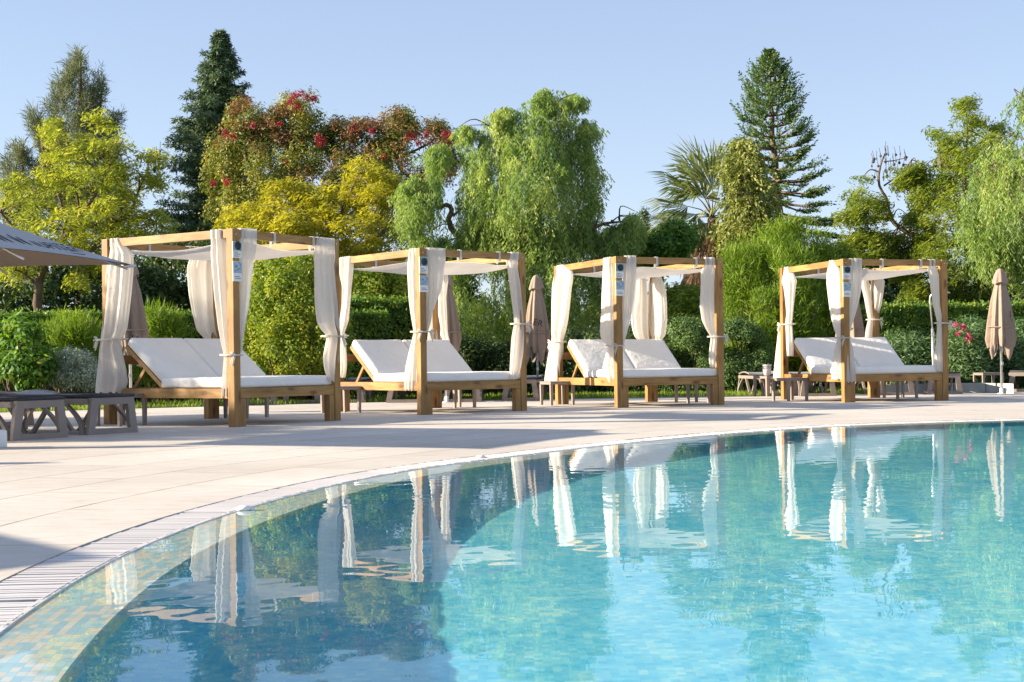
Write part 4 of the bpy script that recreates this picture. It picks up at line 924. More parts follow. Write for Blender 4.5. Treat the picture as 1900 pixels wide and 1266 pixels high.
# ---- red flowering gum
def gum():
    Y = 42; r = root_at('flowering_gum', 600, Y, 'broad gum tree with rusty new growth and red blossom clusters', 'tree', GT)
    poly = [(390, 262), (398, 240), (425, 225), (430, 200), (442, 186), (470, 184), (488, 205), (492, 222), (505, 206), (520, 200), (528, 182), (548, 172), (580, 175), (592, 200), (590, 235), (610, 240), (618, 218), (632, 214), (645, 226), (652, 240), (665, 222), (680, 220), (690, 236), (700, 225), (712, 206), (728, 197), (745, 206), (765, 214), (776, 240), (788, 228), (808, 228), (822, 235), (845, 250), (860, 300), (830, 340), (780, 345), (720, 400), (600, 430), (450, 430), (385, 400), (380, 330)]
    C, d = clumps(poly, 1150, Y, 2.6, -.15, 4.2); V, h = leaves(C, .29, 62, .12, .045, out=.8, up=.3, droop=.2, crnd=.55); crown('crown', r, V, h * .9, M_GUM)
    # rusty new growth near the upper outline
    up = [(391, 262), (399, 240), (426, 225), (431, 200), (444, 187), (468, 185), (486, 205), (494, 226), (507, 208), (520, 202), (530, 190), (560, 200), (588, 205), (590, 240), (616, 230), (635, 215), (648, 240), (668, 224), (684, 224), (702, 226), (714, 208), (728, 198), (762, 214), (774, 244), (800, 230), (840, 250), (835, 290), (760, 280), (640, 290), (520, 260), (470, 240), (420, 290)]
    C2, d2 = clumps(up, 260, Y - .6, 1.4, -.2, 3.4); C2 = C2[np.argsort(d2)[:150]]; V, h = leaves(C2, .27, 40, .11, .045, out=.8, up=.4); crown('new_growth', r, V, h, M_RUST)
    C3, _ = clumps(poly, 85, Y - 1.8, 1.0); V, h = leaves(C3, .25, 34, .11, .045, out=.8, up=.4); crown('new_growth', r, V, h, M_RUST)
    for (x, y, s) in ((545, 178, 8), (558, 174, 9), (572, 180, 9), (538, 190, 7), (552, 196, 8), (583, 184, 6), (592, 256, 8), (600, 262, 7), (594, 268, 6), (758, 250, 7), (768, 253, 8), (776, 265, 7), (792, 249, 6), (828, 248, 9), (838, 252, 6), (433, 253, 6), (418, 248, 6), (396, 340, 6), (420, 337, 8), (602, 330, 7), (618, 324, 5), (532, 298, 5), (470, 232, 5), (520, 230, 4), (690, 243, 5), (655, 238, 5), (546, 332, 5), (500, 308, 5), (712, 290, 6), (640, 315, 6)):
        p = np.array(pt(x, y, Y - 1.6 - rng.uniform(0, .6)))[None]; V, h = leaves(p, s * Y / F * 1.0, 95, .08, .03, out=1, up=.2, crnd=.2); crown('blossom_cluster', r, V, h, M_RED)
    T = [px_path([(560, 650, 14), (565, 520, 12), (560, 430, 10), (540, 330, 6), (545, 210, 2)], Y), px_path([(560, 440, 8), (470, 340, 5), (450, 220, 2)], Y), px_path([(565, 480, 8), (650, 380, 5), (720, 300, 3), (735, 215, 1.5)], Y), px_path([(650, 380, 4), (640, 290, 2.5), (632, 230, 1)], Y), px_path([(720, 300, 3), (790, 270, 2), (820, 245, 1)], Y)]
    trunkmesh('trunk', shift(T, r), BARK, r)
gum()
# ---- golden tree in the middle
jacaranda('golden_tree', 'low bright golden yellow tree behind the first and second daybeds', 35,
          [([(403, 412), (428, 386), (455, 368), (475, 374), (498, 350), (510, 332), (540, 334), (556, 348), (590, 346), (620, 338), (640, 350), (652, 335), (645, 318), (660, 306), (652, 300), (668, 289), (692, 291), (702, 312), (730, 318), (742, 335), (735, 375), (752, 420), (768, 470), (750, 500), (700, 520), (640, 500), (560, 490), (480, 470), (430, 440)], 1.0)],
          [[(585, 660, 9), (590, 560, 8), (595, 500, 7), (610, 440, 5), (640, 380, 3), (665, 320, 1.5)], [(595, 510, 6), (540, 440, 4), (500, 380, 2)], [(590, 540, 6), (660, 470, 4.5), (720, 420, 3), (735, 350, 1.5)], [(595, 500, 5), (570, 420, 3), (560, 370, 1.5)], [(592, 530, 5), (500, 470, 3.5), (430, 415, 1.5)], [(680, 500, 4), (668, 470, 3), (640, 455, 2)], [(680, 500, 4), (690, 465, 3), (730, 445, 2)]],
          M_JACG, 500, 88, .29, L=.13, W=.036, cx=590, gap=-.3, depth=1.8, ntw=130, bark=BARKG)
# ---- weeping pepper trees
def pepper(name, label, Y, polys, limbs, cx, nst, depth, mat=M_PEP, Lr=(.3, 1.05)):
    r = root_at(name, cx, Y, label, 'tree', GT); Q = []; Hh = []; Cs = []
    for poly, k, cut in polys:
        n = int(nst * k); q, d = poly_sample(poly, int(n * 1.6)); kp = gapmask(np.concatenate([q * Y / F, 0 * q[:, :1]], 1), 3.6, -1.1, len(poly)); q, d = q[kp][:n], d[kp][:n]; n = len(q); dm = d * Y / F; dep = np.minimum(depth, .3 + 1.3 * dm); dep = dep * np.where(rng.random(n) < .6, np.sign(rng.normal(size=n)) * rng.uniform(.55, 1, n), rng.uniform(-1, 1, n))
        C = pts(q[:, 0], q[:, 1], Y + dep); Cs.append(C); bias = (q[:, 1] - q[:, 1].min()) / (np.ptp(q[:, 1]) + 1)
        Ln = rng.uniform(*Lr, n) * cut; m = 26
        # group strands into hanging bunches
        ng = max(1, n // 9); g = rng.integers(0, ng, n); hub = C[rng.permutation(n)[:ng]]
        # strands hang together in bunches that leave gaps between them
        g = np.array([int(np.argmin(((hub - c) ** 2).sum(1))) for c in C]); C = hub[g] * .4 + C * .6; off = rng.random(ng)
        lean = nrm(np.stack([rng.normal(0, .16, n) + .05, rng.normal(0, .16, n), -np.ones(n)], 1))
        s = np.linspace(0, 1, m)[None, :] + rng.uniform(0, .03, (n, m)); arch = np.stack([rng.normal(0, .14, n), rng.normal(0, .14, n)], 1)
        P = C[:, None, :] + lean[:, None, :] * (s * Ln[:, None])[:, :, None]; P[:, :, 0] += arch[:, :1] * np.sin(s * 2.2); P[:, :, 1] += arch[:, 1:] * np.sin(s * 2.2)
        P = (P + rng.normal(0, .018, P.shape)).reshape(-1, 3); N = n * m
        side = rvec(N); side[:, 2] = -.75 - rng.random(N) * .5; D = nrm(side)
        V = leafquads(P, D, rvec(N) + np.array([-.3, -.4, .2]), rng.uniform(.08, .15, N), rng.uniform(.018, .030, N)); Q.append(V)
        hue = np.repeat(np.clip(off[g] * .55 + rng.random(n) * .3, 0, 1), m) + rng.random(N) * .15; Hh.append(np.clip(hue, 0, 1))
    crown('crown', r, np.vstack(Q), np.concatenate(Hh), mat); C = np.vstack(Cs)
    T = [px_path(l, Y) for l in limbs]; anchors = [p for P_, _ in T for p in P_[1:]] + [(P_[i] * .5 + P_[i + 1] * .5) for P_, _ in T for i in range(1, len(P_) - 1)]
    T += twigs(C, anchors, 80, .022); trunkmesh('trunk', shift(T, r), BARK, r); return r
pepper('pepper_tree', 'large weeping pepper tree hanging behind the second and third daybeds', 33,
       [([(735, 372), (748, 345), (760, 322), (792, 300), (800, 268), (828, 262), (842, 250), (852, 232), (872, 232), (900, 240), (912, 215), (918, 203), (940, 196), (958, 208), (980, 182), (1000, 170), (1015, 168), (1035, 178), (1060, 176), (1075, 180), (1072, 195), (1045, 212), (1062, 230), (1085, 218), (1098, 232), (1106, 270), (1112, 315), (1104, 370), (1098, 420), (1060, 450), (960, 460), (880, 440), (870, 400), (845, 380), (850, 330), (830, 310), (815, 350), (790, 400), (760, 420), (742, 400)], 1.0, 1.0),
        ([(845, 400), (1100, 400), (1128, 470), (1120, 600), (1060, 620), (860, 610), (835, 500)], .62, 1.15), ([(1100, 360), (1120, 358), (1140, 380), (1135, 420), (1165, 392), (1188, 388), (1190, 412), (1172, 455), (1125, 485), (1090, 440)], .20, .6), ([(760, 400), (860, 430), (850, 470), (770, 450)], .10, .8), ([(988, 172), (1012, 160), (1030, 170), (1028, 200), (990, 200)], .04, .35), ([(1046, 172), (1075, 172), (1078, 190), (1050, 192)], .03, .3), ([(1078, 216), (1100, 222), (1102, 250), (1082, 250)], .03, .4), ([(912, 204), (938, 192), (956, 204), (940, 225), (912, 225)], .04, .35), ([(850, 232), (874, 228), (880, 245), (854, 250)], .03, .35), ([(796, 268), (828, 258), (830, 285), (798, 290)], .04, .5), ([(738, 340), (770, 318), (775, 345), (742, 365)], .04, .5)],
       [[(1000, 760, 13), (992, 640, 12), (985, 560, 11), (985, 480, 10), (1000, 400, 7), (1015, 320, 5), (1010, 230, 2)], [(985, 520, 8), (905, 475, 7), (868, 452, 6), (842, 430, 5.5), (833, 408, 5), (838, 390, 4.5), (828, 380, 4), (812, 384, 3), (800, 340, 1.5)], [(990, 490, 7), (1050, 455, 5), (1092, 430, 4), (1118, 416, 3), (1150, 412, 1.5)], [(1000, 400, 5), (945, 330, 3), (930, 250, 1.5)], [(1005, 370, 5), (1060, 300, 3), (1085, 245, 1.2)], [(840, 400, 2.5), (858, 385, 1.8), (872, 360, .8)]],
       1000, 2700, 2.4)
pepper('pepper_tree', 'weeping pepper tree with pale hanging strands cut by the right edge', 31,
       [([(1788, 420), (1778, 380), (1792, 335), (1806, 295), (1838, 250), (1858, 262), (1862, 232), (1880, 205), (1892, 150), (1960, 100), (2010, 140), (2010, 480), (1900, 470), (1820, 470)], 1.0, 1.1), ([(1795, 400), (1900, 420), (1990, 430), (1980, 500), (1880, 505), (1812, 470)], .22, .8)],
       [[(1960, 720, 14), (1950, 560, 12), (1940, 430, 9), (1920, 330, 6), (1905, 200, 2.5)], [(1945, 460, 7), (1880, 380, 4), (1835, 310, 2)], [(1940, 400, 5), (1900, 345, 3), (1862, 322, 1.5)], [(1948, 520, 6), (1880, 500, 4), (1862, 540, 2)]],
       1930, 1500, 2.2)
# ---- palm
def palm():
    Y = 40; r = root_at('fan_palm', 1325, Y, 'fan palm with stiff green fans and a skirt of dead brown fronds', 'palm tree', GT)
    hp = np.array(pt(1322, 402, Y)); Q = []; Hq = []; Qd = []; Hd = []; st = MB(); sd2 = MB()
    def fan(hub, d, Rf, spread, dead, nb=34, droop=.0):
        d = nrm(np.array(d)[None])[0]; upv = np.array([0, -.55, .8]); s = nrm(np.cross(d, upv)[None])[0]; n = nrm(np.cross(s, d)[None])[0]
        a = np.linspace(-spread, spread, nb) + rng.normal(0, .03, nb); D = nrm(d[None] * np.cos(a)[:, None] + s[None] * np.sin(a)[:, None] + n[None] * (-.25 * np.abs(np.sin(a)))[:, None] + rvec(nb) * .06)
        Lb = Rf * (1 - .25 * np.abs(a) / spread) * rng.uniform(.85, 1.1, nb); N = np.broadcast_to(n, D.shape) + rvec(nb) * .25
        V1 = leafquads(np.broadcast_to(hub, D.shape), D, N, Lb * .8, .055, .85); tip = hub + D * (Lb * .78)[:, None]; D2 = nrm(D + np.array([0, 0, -.55 - droop])); V2 = leafquads(tip - D * .02, D2, N, Lb * .38, .04, .15)
        (Qd if dead else Q).extend([V1, V2]); (Hd if dead else Hq).append(np.clip(rng.random(nb * 2) * .5 + rng.random() * .5, 0, 1))
    for (x, y, dy, Rf, dx_, dz_, dyv) in ((1262, 330, -.5, .82, -.75, .45, -.25), (1250, 372, -.9, .8, -.95, .12, -.3), (1292, 305, .2, .85, -.35, .9, -.1), (1322, 318, -.6, .85, .05, 1, -.35), (1345, 300, .6, .85, .3, .9, .1), (1238, 418, -.4, .75, -1, -.25, -.2), (1300, 350, -1.2, .85, -.3, .6, -.9), (1365, 350, -.8, .8, .8, .35, -.5), (1275, 395, -1.2, .8, -.75, -.1, -.8), (1278, 345, .9, .8, -.6, .55, .6), (1335, 372, -1.3, .8, .25, .1, -1), (1375, 400, .3, .75, .95, -.05, .2), (1290, 330, -.9, .85, -.5, .75, -.5), (1250, 400, .2, .8, -.95, -.05, .1), (1310, 420, -1.2, .7, -.3, -.35, -.8), (1355, 330, -.3, .85, .5, .75, -.4)):
        hub = np.array(pt(x, y, Y + dy)); hub = hub + (hp - hub) * .36; fan(hub, (dx_, dyv, dz_), Rf * 1.6, 1.2, False, 48); st.tube([tuple(hp - np.array(r.location)), tuple((hp + hub) / 2 - np.array(r.location) + np.array([0, 0, .06])), tuple(hub - np.array(r.location))], [.022, .016, .012], 5)
    for i in range(34):
        a = rng.uniform(0, 6.28); dz = rng.uniform(-1.9, -.55); hub = hp + np.array([math.cos(a) * .55, math.sin(a) * .55, rng.uniform(-1.7, -.15)]); fan(hub, (math.cos(a) * .5, math.sin(a) * .5, dz), .95, .6, True, 22, .6)
        sd2.tube([tuple(hp + np.array([0, 0, -.2]) - np.array(r.location)), tuple(hub - np.array(r.location))], [.018, .01], 4)
    crown('green_fronds', r, np.vstack(Q), np.concatenate(Hq), M_PALM); crown('dead_fronds', r, np.vstack(Qd), np.concatenate(Hd), M_DEAD)
    st.build('leaf_stalks', plain('stalk_green', (.25, .23, .09), (.17, .13, .05), .6), r); sd2.build('dead_stalks', plain('stalk_dead', (.30, .19, .08), (.2, .11, .05), .8), r)
    trunkmesh('trunk', shift([px_path([(1326, 740, 13), (1326, 600, 12), (1324, 480, 13), (1322, 404, 10)], Y)], r), BARK, r)
palm()
# ---- Norfolk-type araucaria
def araucaria():
    Y = 50; r = root_at('araucaria_tree', 1440, Y, 'tall araucaria with tiers of upturned branches, visible trunk and bare lower limbs', 'tree', GT)
    tr = [(1456, 700, 11), (1454, 520, 10), (1448, 430, 8.5), (1441, 340, 7), (1434, 250, 4.5), (1430, 160, 2.2), (1428, 95, .8)]
    T = [px_path(tr, Y)]; Q = []; Hh = []; ys = np.concatenate([[102, 113, 127, 143, 160, 178, 197], np.arange(216, 462, 20)])
    for y in ys:
        cx = np.interp(y, [t[1] for t in tr[::-1]], [t[0] for t in tr[::-1]]); c = np.array(pt(cx, y, Y)); Rm = np.interp(y, [95, 110, 130, 160, 200, 250, 300, 350, 400, 440, 460], [1, 8, 20, 33, 47, 58, 66, 76, 90, 106, 118]) * Y / F
        low = np.interp(y, [200, 340, 460], [0, .5, 1]); nb = 7 if y < 150 else 8; a0 = rng.uniform(0, 6.28)
        for b in range(nb):
            a = a0 + b * 6.283 / nb + rng.normal(0, .12); Rb = Rm * rng.uniform(.7, 1.12); dv = np.array([math.cos(a), math.sin(a), 0]); s = np.linspace(0, 1, 14)
            if y > 250 and dv[0] < -.35: Rb *= .75
            z = Rb * (.30 * (1 - low) * s ** 1.3 - low * .42 * s ** .9 + low * .10 * np.maximum(s - .6, 0)) + .0
            P = c + dv * (s * Rb)[:, None] + np.stack([0 * s, 0 * s, z], 1); T.append(([Vector(p) for p in P[::4]] + [Vector(P[-1])], list(np.linspace(.05 if y > 250 else .03, .012, len(P[::4]) + 1))))
            s0 = np.interp(y, [95, 200, 300, 450], [.15, .35, .55, .62]); n = max(8, int(Rb * 18 * rng.choice([.35, .9, 1.25]))); u = rng.uniform(s0, 1, n) ** .8; B0 = np.stack([np.interp(u, s, P[:, i]) for i in range(3)], 1)
            # rope-like branchlets rising from the limb, drooping low down
            sid = np.array([-dv[1], dv[0], 0]); m = 15; Lr_ = (.08 + .52 * min(1, Rb)) * rng.uniform(.6, 1.15, n) * 1.0; cu = rng.uniform(-1, 1, n)
            dr = nrm(dv[None] * .55 + sid[None] * cu[:, None] * 1.0 + np.array([0, 0, 1.0]) * (.55 - .75 * low) * np.ones((n, 1))); k = np.linspace(0, 1, m)
            Pp = B0[:, None] + dr[:, None] * (k[None, :, None] * Lr_[:, None, None]); Pp[:, :, 2] += (k[None] ** 2) * Lr_[:, None] * (.55 - .75 * low)
            Pp = Pp.reshape(-1, 3); N = len(Pp); D = nrm(np.repeat(dr, m, 0) + rvec(N) * .7); V = leafquads(Pp + rng.normal(0, .015, Pp.shape), D, rvec(N) + np.array([-.3, -.4, .3]), rng.uniform(.09, .15, N), .045); Q.append(V)
            Hh.append(np.clip(np.repeat(rng.random(n), m) * .6 + rng.random(N) * .4, 0, 1))
    crown('crown', r, np.vstack(Q), np.concatenate(Hh), M_ARA); trunkmesh('trunk', shift(T, r), BARK, r)
araucaria()
def rope_conifer():
    Y = 38.2; r = root_at('olive_conifer', 1390, Y, 'broad olive green conifer with hanging rope-like foliage between palm and araucaria', 'tree', GT)
    poly = [(1348, 300), (1356, 272), (1374, 250), (1394, 260), (1412, 284), (1428, 330), (1440, 390), (1450, 440), (1452, 480), (1400, 500), (1352, 500), (1346, 430), (1352, 360)]
    q, d = poly_sample(poly, 760); C = pts(q[:, 0], q[:, 1], Y + np.minimum(1.6, .3 + d * Y / F * 1.2) * rng.uniform(-1, 1, 760)); n = len(C); m = 16
    L_ = rng.uniform(.35, .75, n); dr = nrm(np.stack([rng.normal(0, .5, n) - .2, rng.normal(0, .5, n), -np.ones(n) * .6], 1)); k = np.linspace(0, 1, m)
    P = C[:, None] + dr[:, None] * (k[None, :, None] * L_[:, None, None]); P[:, :, 2] += .25 * L_[:, None] * np.sin(k * 3.1)[None]; P = P.reshape(-1, 3); N = len(P)
    V = leafquads(P + rng.normal(0, .02, P.shape), nrm(np.repeat(dr, m, 0) + rvec(N) * .8), rvec(N) + np.array([-.4, -.4, .3]), rng.uniform(.10, .18, N), .06)
    crown('crown', r, V, np.clip(np.repeat(rng.random(n), m) * .6 + rng.random(N) * .4, 0, 1), M_OLV)
    T = [px_path([(1395, 700, 9), (1393, 480, 8), (1390, 380, 5), (1380, 265, 1.5)], Y)] + twigs(C, [pt(1393, y, Y) for y in range(300, 500, 20)], 60, .03); trunkmesh('trunk', shift(T, r), BARK, r)
rope_conifer()
# ---- right-hand jacaranda with bare podded branches
jacaranda('jacaranda_tree', 'green jacaranda with bare podded branches behind the far right daybed', 36,
          [([(1738, 262), (1722, 250), (1738, 236), (1760, 244), (1772, 228), (1780, 205), (1774, 190), (1790, 180), (1806, 186), (1802, 208), (1822, 222), (1850, 224), (1880, 240), (1880, 420), (1840, 560), (1680, 570), (1660, 500), (1690, 430), (1680, 400), (1700, 380), (1665, 345), (1690, 330), (1720, 320), (1745, 300)], 1.0),
           ([(1545, 400), (1568, 388), (1572, 362), (1592, 350), (1612, 365), (1640, 372), (1650, 400), (1625, 420), (1590, 420), (1560, 415)], .10), ([(1560, 440), (1620, 430), (1680, 440), (1680, 500), (1560, 500)], .28), ([(1588, 335), (1608, 325), (1612, 340)], .01), ([(1660, 320), (1690, 300), (1720, 310), (1700, 345), (1665, 350)], .06), ([(1690, 560), (1850, 560), (1850, 640), (1700, 620)], .22)],
          [[(1838, 700, 10), (1832, 560, 9), (1812, 490, 7), (1795, 430, 5), (1790, 330, 3), (1795, 240, 1.5), (1790, 190, .7)], [(1800, 450, 5), (1740, 455, 5), (1685, 432, 4.5), (1655, 408, 4), (1645, 370, 3), (1632, 345, 2.5), (1632, 315, 2), (1642, 285, 1)], [(1655, 408, 3), (1610, 402, 2.2), (1575, 412, 1.2), (1548, 410, .7)], [(1632, 320, 1.8), (1615, 315, 1.2), (1602, 328, .7)], [(1640, 345, 1.6), (1668, 325, 1.2), (1690, 305, .7)], [(1640, 300, 1.2), (1660, 298, .9), (1685, 292, .6)], [(1795, 430, 4), (1760, 370, 3), (1745, 300, 1.5), (1740, 250, .8)], [(1645, 380, 1.6), (1610, 362, 1.1), (1590, 352, .6)], [(1645, 440, 2), (1622, 432, 1.4), (1600, 440, .8)]],
          leafmat('fern_leaf', [(0, (.10, .15, .035)), (.4, (.20, .27, .05)), (.75, (.34, .40, .07)), (1, (.46, .48, .10))], .48), 700, 80, .28, L=.13, W=.036, gap=-.3, cx=1838, depth=1.9, ntw=150, pods=[(1625, 282), (1640, 272), (1690, 290), (1700, 305), (1640, 335), (1605, 335), (1615, 310)], podn=34)
# ---- shrubs, hedges
def shrub(name, label, poly, Y, mat, n, r0, per, L, W, depth=.7, cat='shrub', group=None, flat=1, droop=.1, stems=True, up=.3, twig=30, bark=BARK, crn='foliage', out=.75, gap=-.55):
    xs = [p[0] for p in poly]; cx = sum(xs) / len(xs); r = root_at(name, cx, Y, label, cat, group); C, d = clumps(poly, n, Y, depth, gap, 6); C[:, 2] = np.maximum(C[:, 2], .12)
    V, h = leaves(C, r0, per, L, W, flat=flat, droop=droop, up=up, crnd=.5, out=out); V[:, :, 2] = np.maximum(V[:, :, 2], .015); crown(crn, r, V, h, mat)
    if stems:
        T = []
        for i in rng.permutation(len(C))[:twig]:
            c = C[i]; b = Vector((r.location.x + (c[0] - r.location.x) * .55 + rng.normal(0, .05), Y + rng.normal(0, .12), 0)); T.append(([b, (b + Vector(c)) / 2 + Vector((rng.normal(0, .06), 0, .05)), Vector(c)], [.022, .016, .007]))
        trunkmesh('stems', shift(T, r), bark, r)
    return r
def hedge(name, label, x0, y0, x1, y1, h, th, mat, dens, L, W, group=None, wob=.08):
    """clipped hedge: leaves through a long box with an uneven face, on a core of dark twigs"""
    a, b = Vector((x0, y0, 0)), Vector((x1, y1, 0)); ln = (b - a).length; X = (b - a).normalized(); Nn = Vector((-X.y, X.x, 0)); r = tag(empty(name, ((a + b) / 2)), label, 'hedge', group)
    n = int(dens * ln * (2 * h + th)); u = rng.uniform(0, ln, n); kind = rng.random(n); v = np.where(kind < .42, -th / 2 + np.abs(rng.normal(0, .10, n)), np.where(kind < .6, th / 2 - np.abs(rng.normal(0, .1, n)), rng.uniform(-th / 2, th / 2, n))); z = np.where(kind < .6, rng.uniform(.03, h, n), h - np.abs(rng.normal(0, .09, n)))
    f = 1 + wob * (np.sin(u * 2.1 + v) + .6 * np.sin(u * 5.3 + z * 3) + .4 * np.sin(u * 11 + z * 7)); z = z * (.94 + .06 * f) + np.where(kind >= .6, rng.exponential(.03, n), 0); v = v * f
    P = np.array(a)[None] + u[:, None] * np.array(X)[None] + v[:, None] * np.array(Nn)[None]; P[:, 2] = z
    nn = np.where((kind < .42)[:, None], -np.array(Nn)[None], np.where((kind < .6)[:, None], np.array(Nn)[None], np.array([[0, 0, 1.]]))); N = nrm(nn * .6 + rvec(n) * .8); D = nrm(rvec(n) + np.array([0, 0, .5])); k = rng.uniform(.6, 1.3, n)
    g = (np.floor(u / .22) * 7.13 + np.floor(z / .2) * 3.7) % 1.0
    crown('foliage', r, leafquads(P, D, N, L * k, W * k), np.clip(.45 * g + .55 * rng.random(n), 0, 1), mat)
    q = MB(); 
    for i in range(int(ln / .16)):
        uu = i * .16; bp = a + X * uu - r.location; q.tube([tuple(bp), tuple(bp + Vector((random.gauss(0, .1), random.gauss(0, .1), h * .5))), tuple(bp + Vector((random.gauss(0, .18), random.gauss(0, .12), h * .88)))], [.03, .02, .008], 5)
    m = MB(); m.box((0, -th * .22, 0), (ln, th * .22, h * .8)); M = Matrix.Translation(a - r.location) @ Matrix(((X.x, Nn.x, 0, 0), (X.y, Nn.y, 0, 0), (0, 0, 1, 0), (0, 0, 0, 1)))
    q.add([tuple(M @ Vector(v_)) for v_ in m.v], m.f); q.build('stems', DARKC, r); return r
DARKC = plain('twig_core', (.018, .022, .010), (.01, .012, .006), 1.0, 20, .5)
GH = 'hedges along the back of the deck'
hedge('clipped_hedge', 'low sunlit clipped hedge at left behind the largest daybed', -12.5, 26.6, -2.6, 28.6, 1.68, .9, M_HED, 1700, .075, .038, GH)
hedge('clipped_hedge', 'taller dark green hedge behind the gap between first and second daybeds', -3.6, 29.0, -1.75, 29.1, 1.95, 1.0, M_HED, 1500, .085, .045, GH)
hedge('clipped_hedge', 'hedge at far right behind the outdoor shower and oleander', 7.4, 29.0, 14.5, 29.6, 1.72, .9, M_HED, 1700, .075, .038, GH)
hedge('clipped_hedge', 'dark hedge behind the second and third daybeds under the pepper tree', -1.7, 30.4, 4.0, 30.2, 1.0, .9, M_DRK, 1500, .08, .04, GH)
shrub('clipped_dome_shrub', 'clipped dark green shrub seen through the third daybed', [(1215, 728), (1218, 640), (1230, 605), (1262, 592), (1300, 596), (1322, 620), (1330, 728)], 28.4, M_DOME, 560, .17, 60, .055, .026, .8, 'shrub', twig=25)
shrub('clipped_dome_shrub', 'clipped dark green dome shrub right of the third daybed', [(1325, 728), (1322, 640), (1335, 605), (1362, 595), (1395, 602), (1420, 630), (1434, 670), (1436, 728)], 28.2, M_DOME, 640, .17, 64, .055, .026, .8, 'shrub', twig=25)
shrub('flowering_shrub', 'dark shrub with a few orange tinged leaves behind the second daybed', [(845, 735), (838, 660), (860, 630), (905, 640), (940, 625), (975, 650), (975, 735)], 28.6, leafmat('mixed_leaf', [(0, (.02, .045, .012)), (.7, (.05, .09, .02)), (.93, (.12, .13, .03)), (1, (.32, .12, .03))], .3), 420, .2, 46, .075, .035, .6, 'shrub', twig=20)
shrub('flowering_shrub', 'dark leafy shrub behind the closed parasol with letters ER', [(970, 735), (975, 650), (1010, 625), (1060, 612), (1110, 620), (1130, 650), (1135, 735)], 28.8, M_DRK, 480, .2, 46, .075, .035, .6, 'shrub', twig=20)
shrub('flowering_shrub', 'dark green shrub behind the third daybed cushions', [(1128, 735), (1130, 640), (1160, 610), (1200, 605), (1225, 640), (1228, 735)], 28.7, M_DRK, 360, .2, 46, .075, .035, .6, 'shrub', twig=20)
shrub('golden_shrub', 'tall bright yellow green shrub right behind the largest daybed', [(455, 700), (448, 600), (462, 520), (490, 478), (530, 462), (575, 468), (612, 490), (632, 540), (650, 620), (640, 705)], 25.0, M_YEL, 1000, .17, 62, .065, .032, 1.0, 'shrub', twig=40)
shrub('golden_shrub', 'yellow green leafy shrub seen between first and second daybeds', [(628, 640), (640, 540), (660, 500), (700, 490), (745, 510), (760, 570), (752, 640)], 30.4, M_YEL, 420, .22, 50, .09, .04, .8, 'shrub', twig=25)
shrub('feathery_bush', 'big bright green fine leaved bush between third and fourth daybeds', [(1338, 700), (1334, 600), (1346, 530), (1340, 492), (1362, 470), (1375, 444), (1402, 446), (1418, 428), (1440, 434), (1462, 416), (1492, 420), (1505, 440), (1530, 446), (1538, 480), (1556, 500), (1560, 560), (1555, 700)], 30.5, M_BUSH, 900, .28, 74, .19, .020, 1.7, 'bush', droop=-1.1, twig=60, up=.1, out=.35, gap=.0)
shrub('yellow_bush', 'small yellow green bush peeping over the roof of the far right daybed', [(1500, 500), (1505, 470), (1530, 455), (1570, 462), (1585, 490), (1580, 520), (1500, 520)], 33, M_YEL, 170, .22, 46, .09, .04, .6, 'bush', twig=20)
shrub('bright_shrub', 'sunlit shrub seen through the third daybed beneath the palm', [(1226, 640), (1228, 560), (1245, 535), (1290, 538), (1312, 560), (1318, 640)], 33, M_YEL, 300, .2, 44, .09, .045, .7, 'shrub', twig=20)
shrub('leafy_shrub', 'broad leaved green shrub with a thin trunk at the left edge', [(0, 700), (-10, 620), (10, 596), (45, 592), (75, 610), (92, 640), (95, 690), (60, 712)], 23.5, M_LIME, 210, .16, 22, .12, .06, .7, 'shrub', twig=26, droop=.5, gap=-.2)
shrub('silver_shrub', 'silver grey rounded shrub left of the largest daybed', [(82, 715), (88, 668), (105, 652), (135, 648), (162, 655), (178, 680), (182, 715)], 23.8, M_SIL, 260, .12, 42, .05, .022, .55, 'shrub', twig=16, up=.4)
shrub('grassy_shrub', 'tufted bright green grassy shrub between leafy shrub and hedge at left', [(85, 660), (90, 620), (120, 600), (160, 606), (175, 640), (172, 665)], 25.6, M_BUSH, 170, .22, 44, .20, .014, .5, 'shrub', droop=-.9, twig=14, up=0, out=.2)
shrub('grassy_shrub', 'tufted bright green grassy shrub behind the backrest of the largest daybed', [(255, 700), (258, 612), (275, 585), (305, 582), (325, 605), (330, 700)], 25.9, M_BUSH, 220, .22, 48, .22, .014, .5, 'shrub', droop=-.9, twig=14, up=0, out=.2)
def flowers(name, root, L, Y, s, mat, n=34, lf=.05):
    for x, y in L:
        V, h = leaves(np.array(pt(x, y, Y))[None], s, n, lf, lf * .8, out=.9, up=.2); crown(name, root, V, h, mat)
ol = shrub('oleander', 'oleander with long leaves and pink blossom beside the far right daybed', [(1742, 722), (1745, 640), (1768, 605), (1800, 598), (1832, 612), (1850, 650), (1850, 722)], 27.4, M_OLE, 330, .22, 44, .15, .024, .8, 'shrub', droop=-.1, twig=30, up=.3, out=.4)
flowers('pink_blossom', ol, [(1773, 602), (1786, 606), (1789, 610), (1778, 618), (1800, 626), (1797, 622), (1796, 630)], 26.6, .055, M_PINK, 26, .05)
ol2 = shrub('oleander', 'dark oleander behind the closed parasol at far right', [(1846, 724), (1850, 640), (1870, 610), (1910, 600), (1990, 620), (1990, 724)], 27.8, M_OLE, 330, .22, 40, .15, .024, .7, 'shrub', droop=-.1, twig=24)
ol3 = shrub('oleander', 'shaded oleander seen through the far right daybed', [(1625, 722), (1625, 650), (1650, 628), (1690, 622), (1730, 632), (1742, 660), (1742, 722)], 28.0, M_OLE, 330, .22, 40, .13, .026, .7, 'shrub', droop=-.1, twig=24)
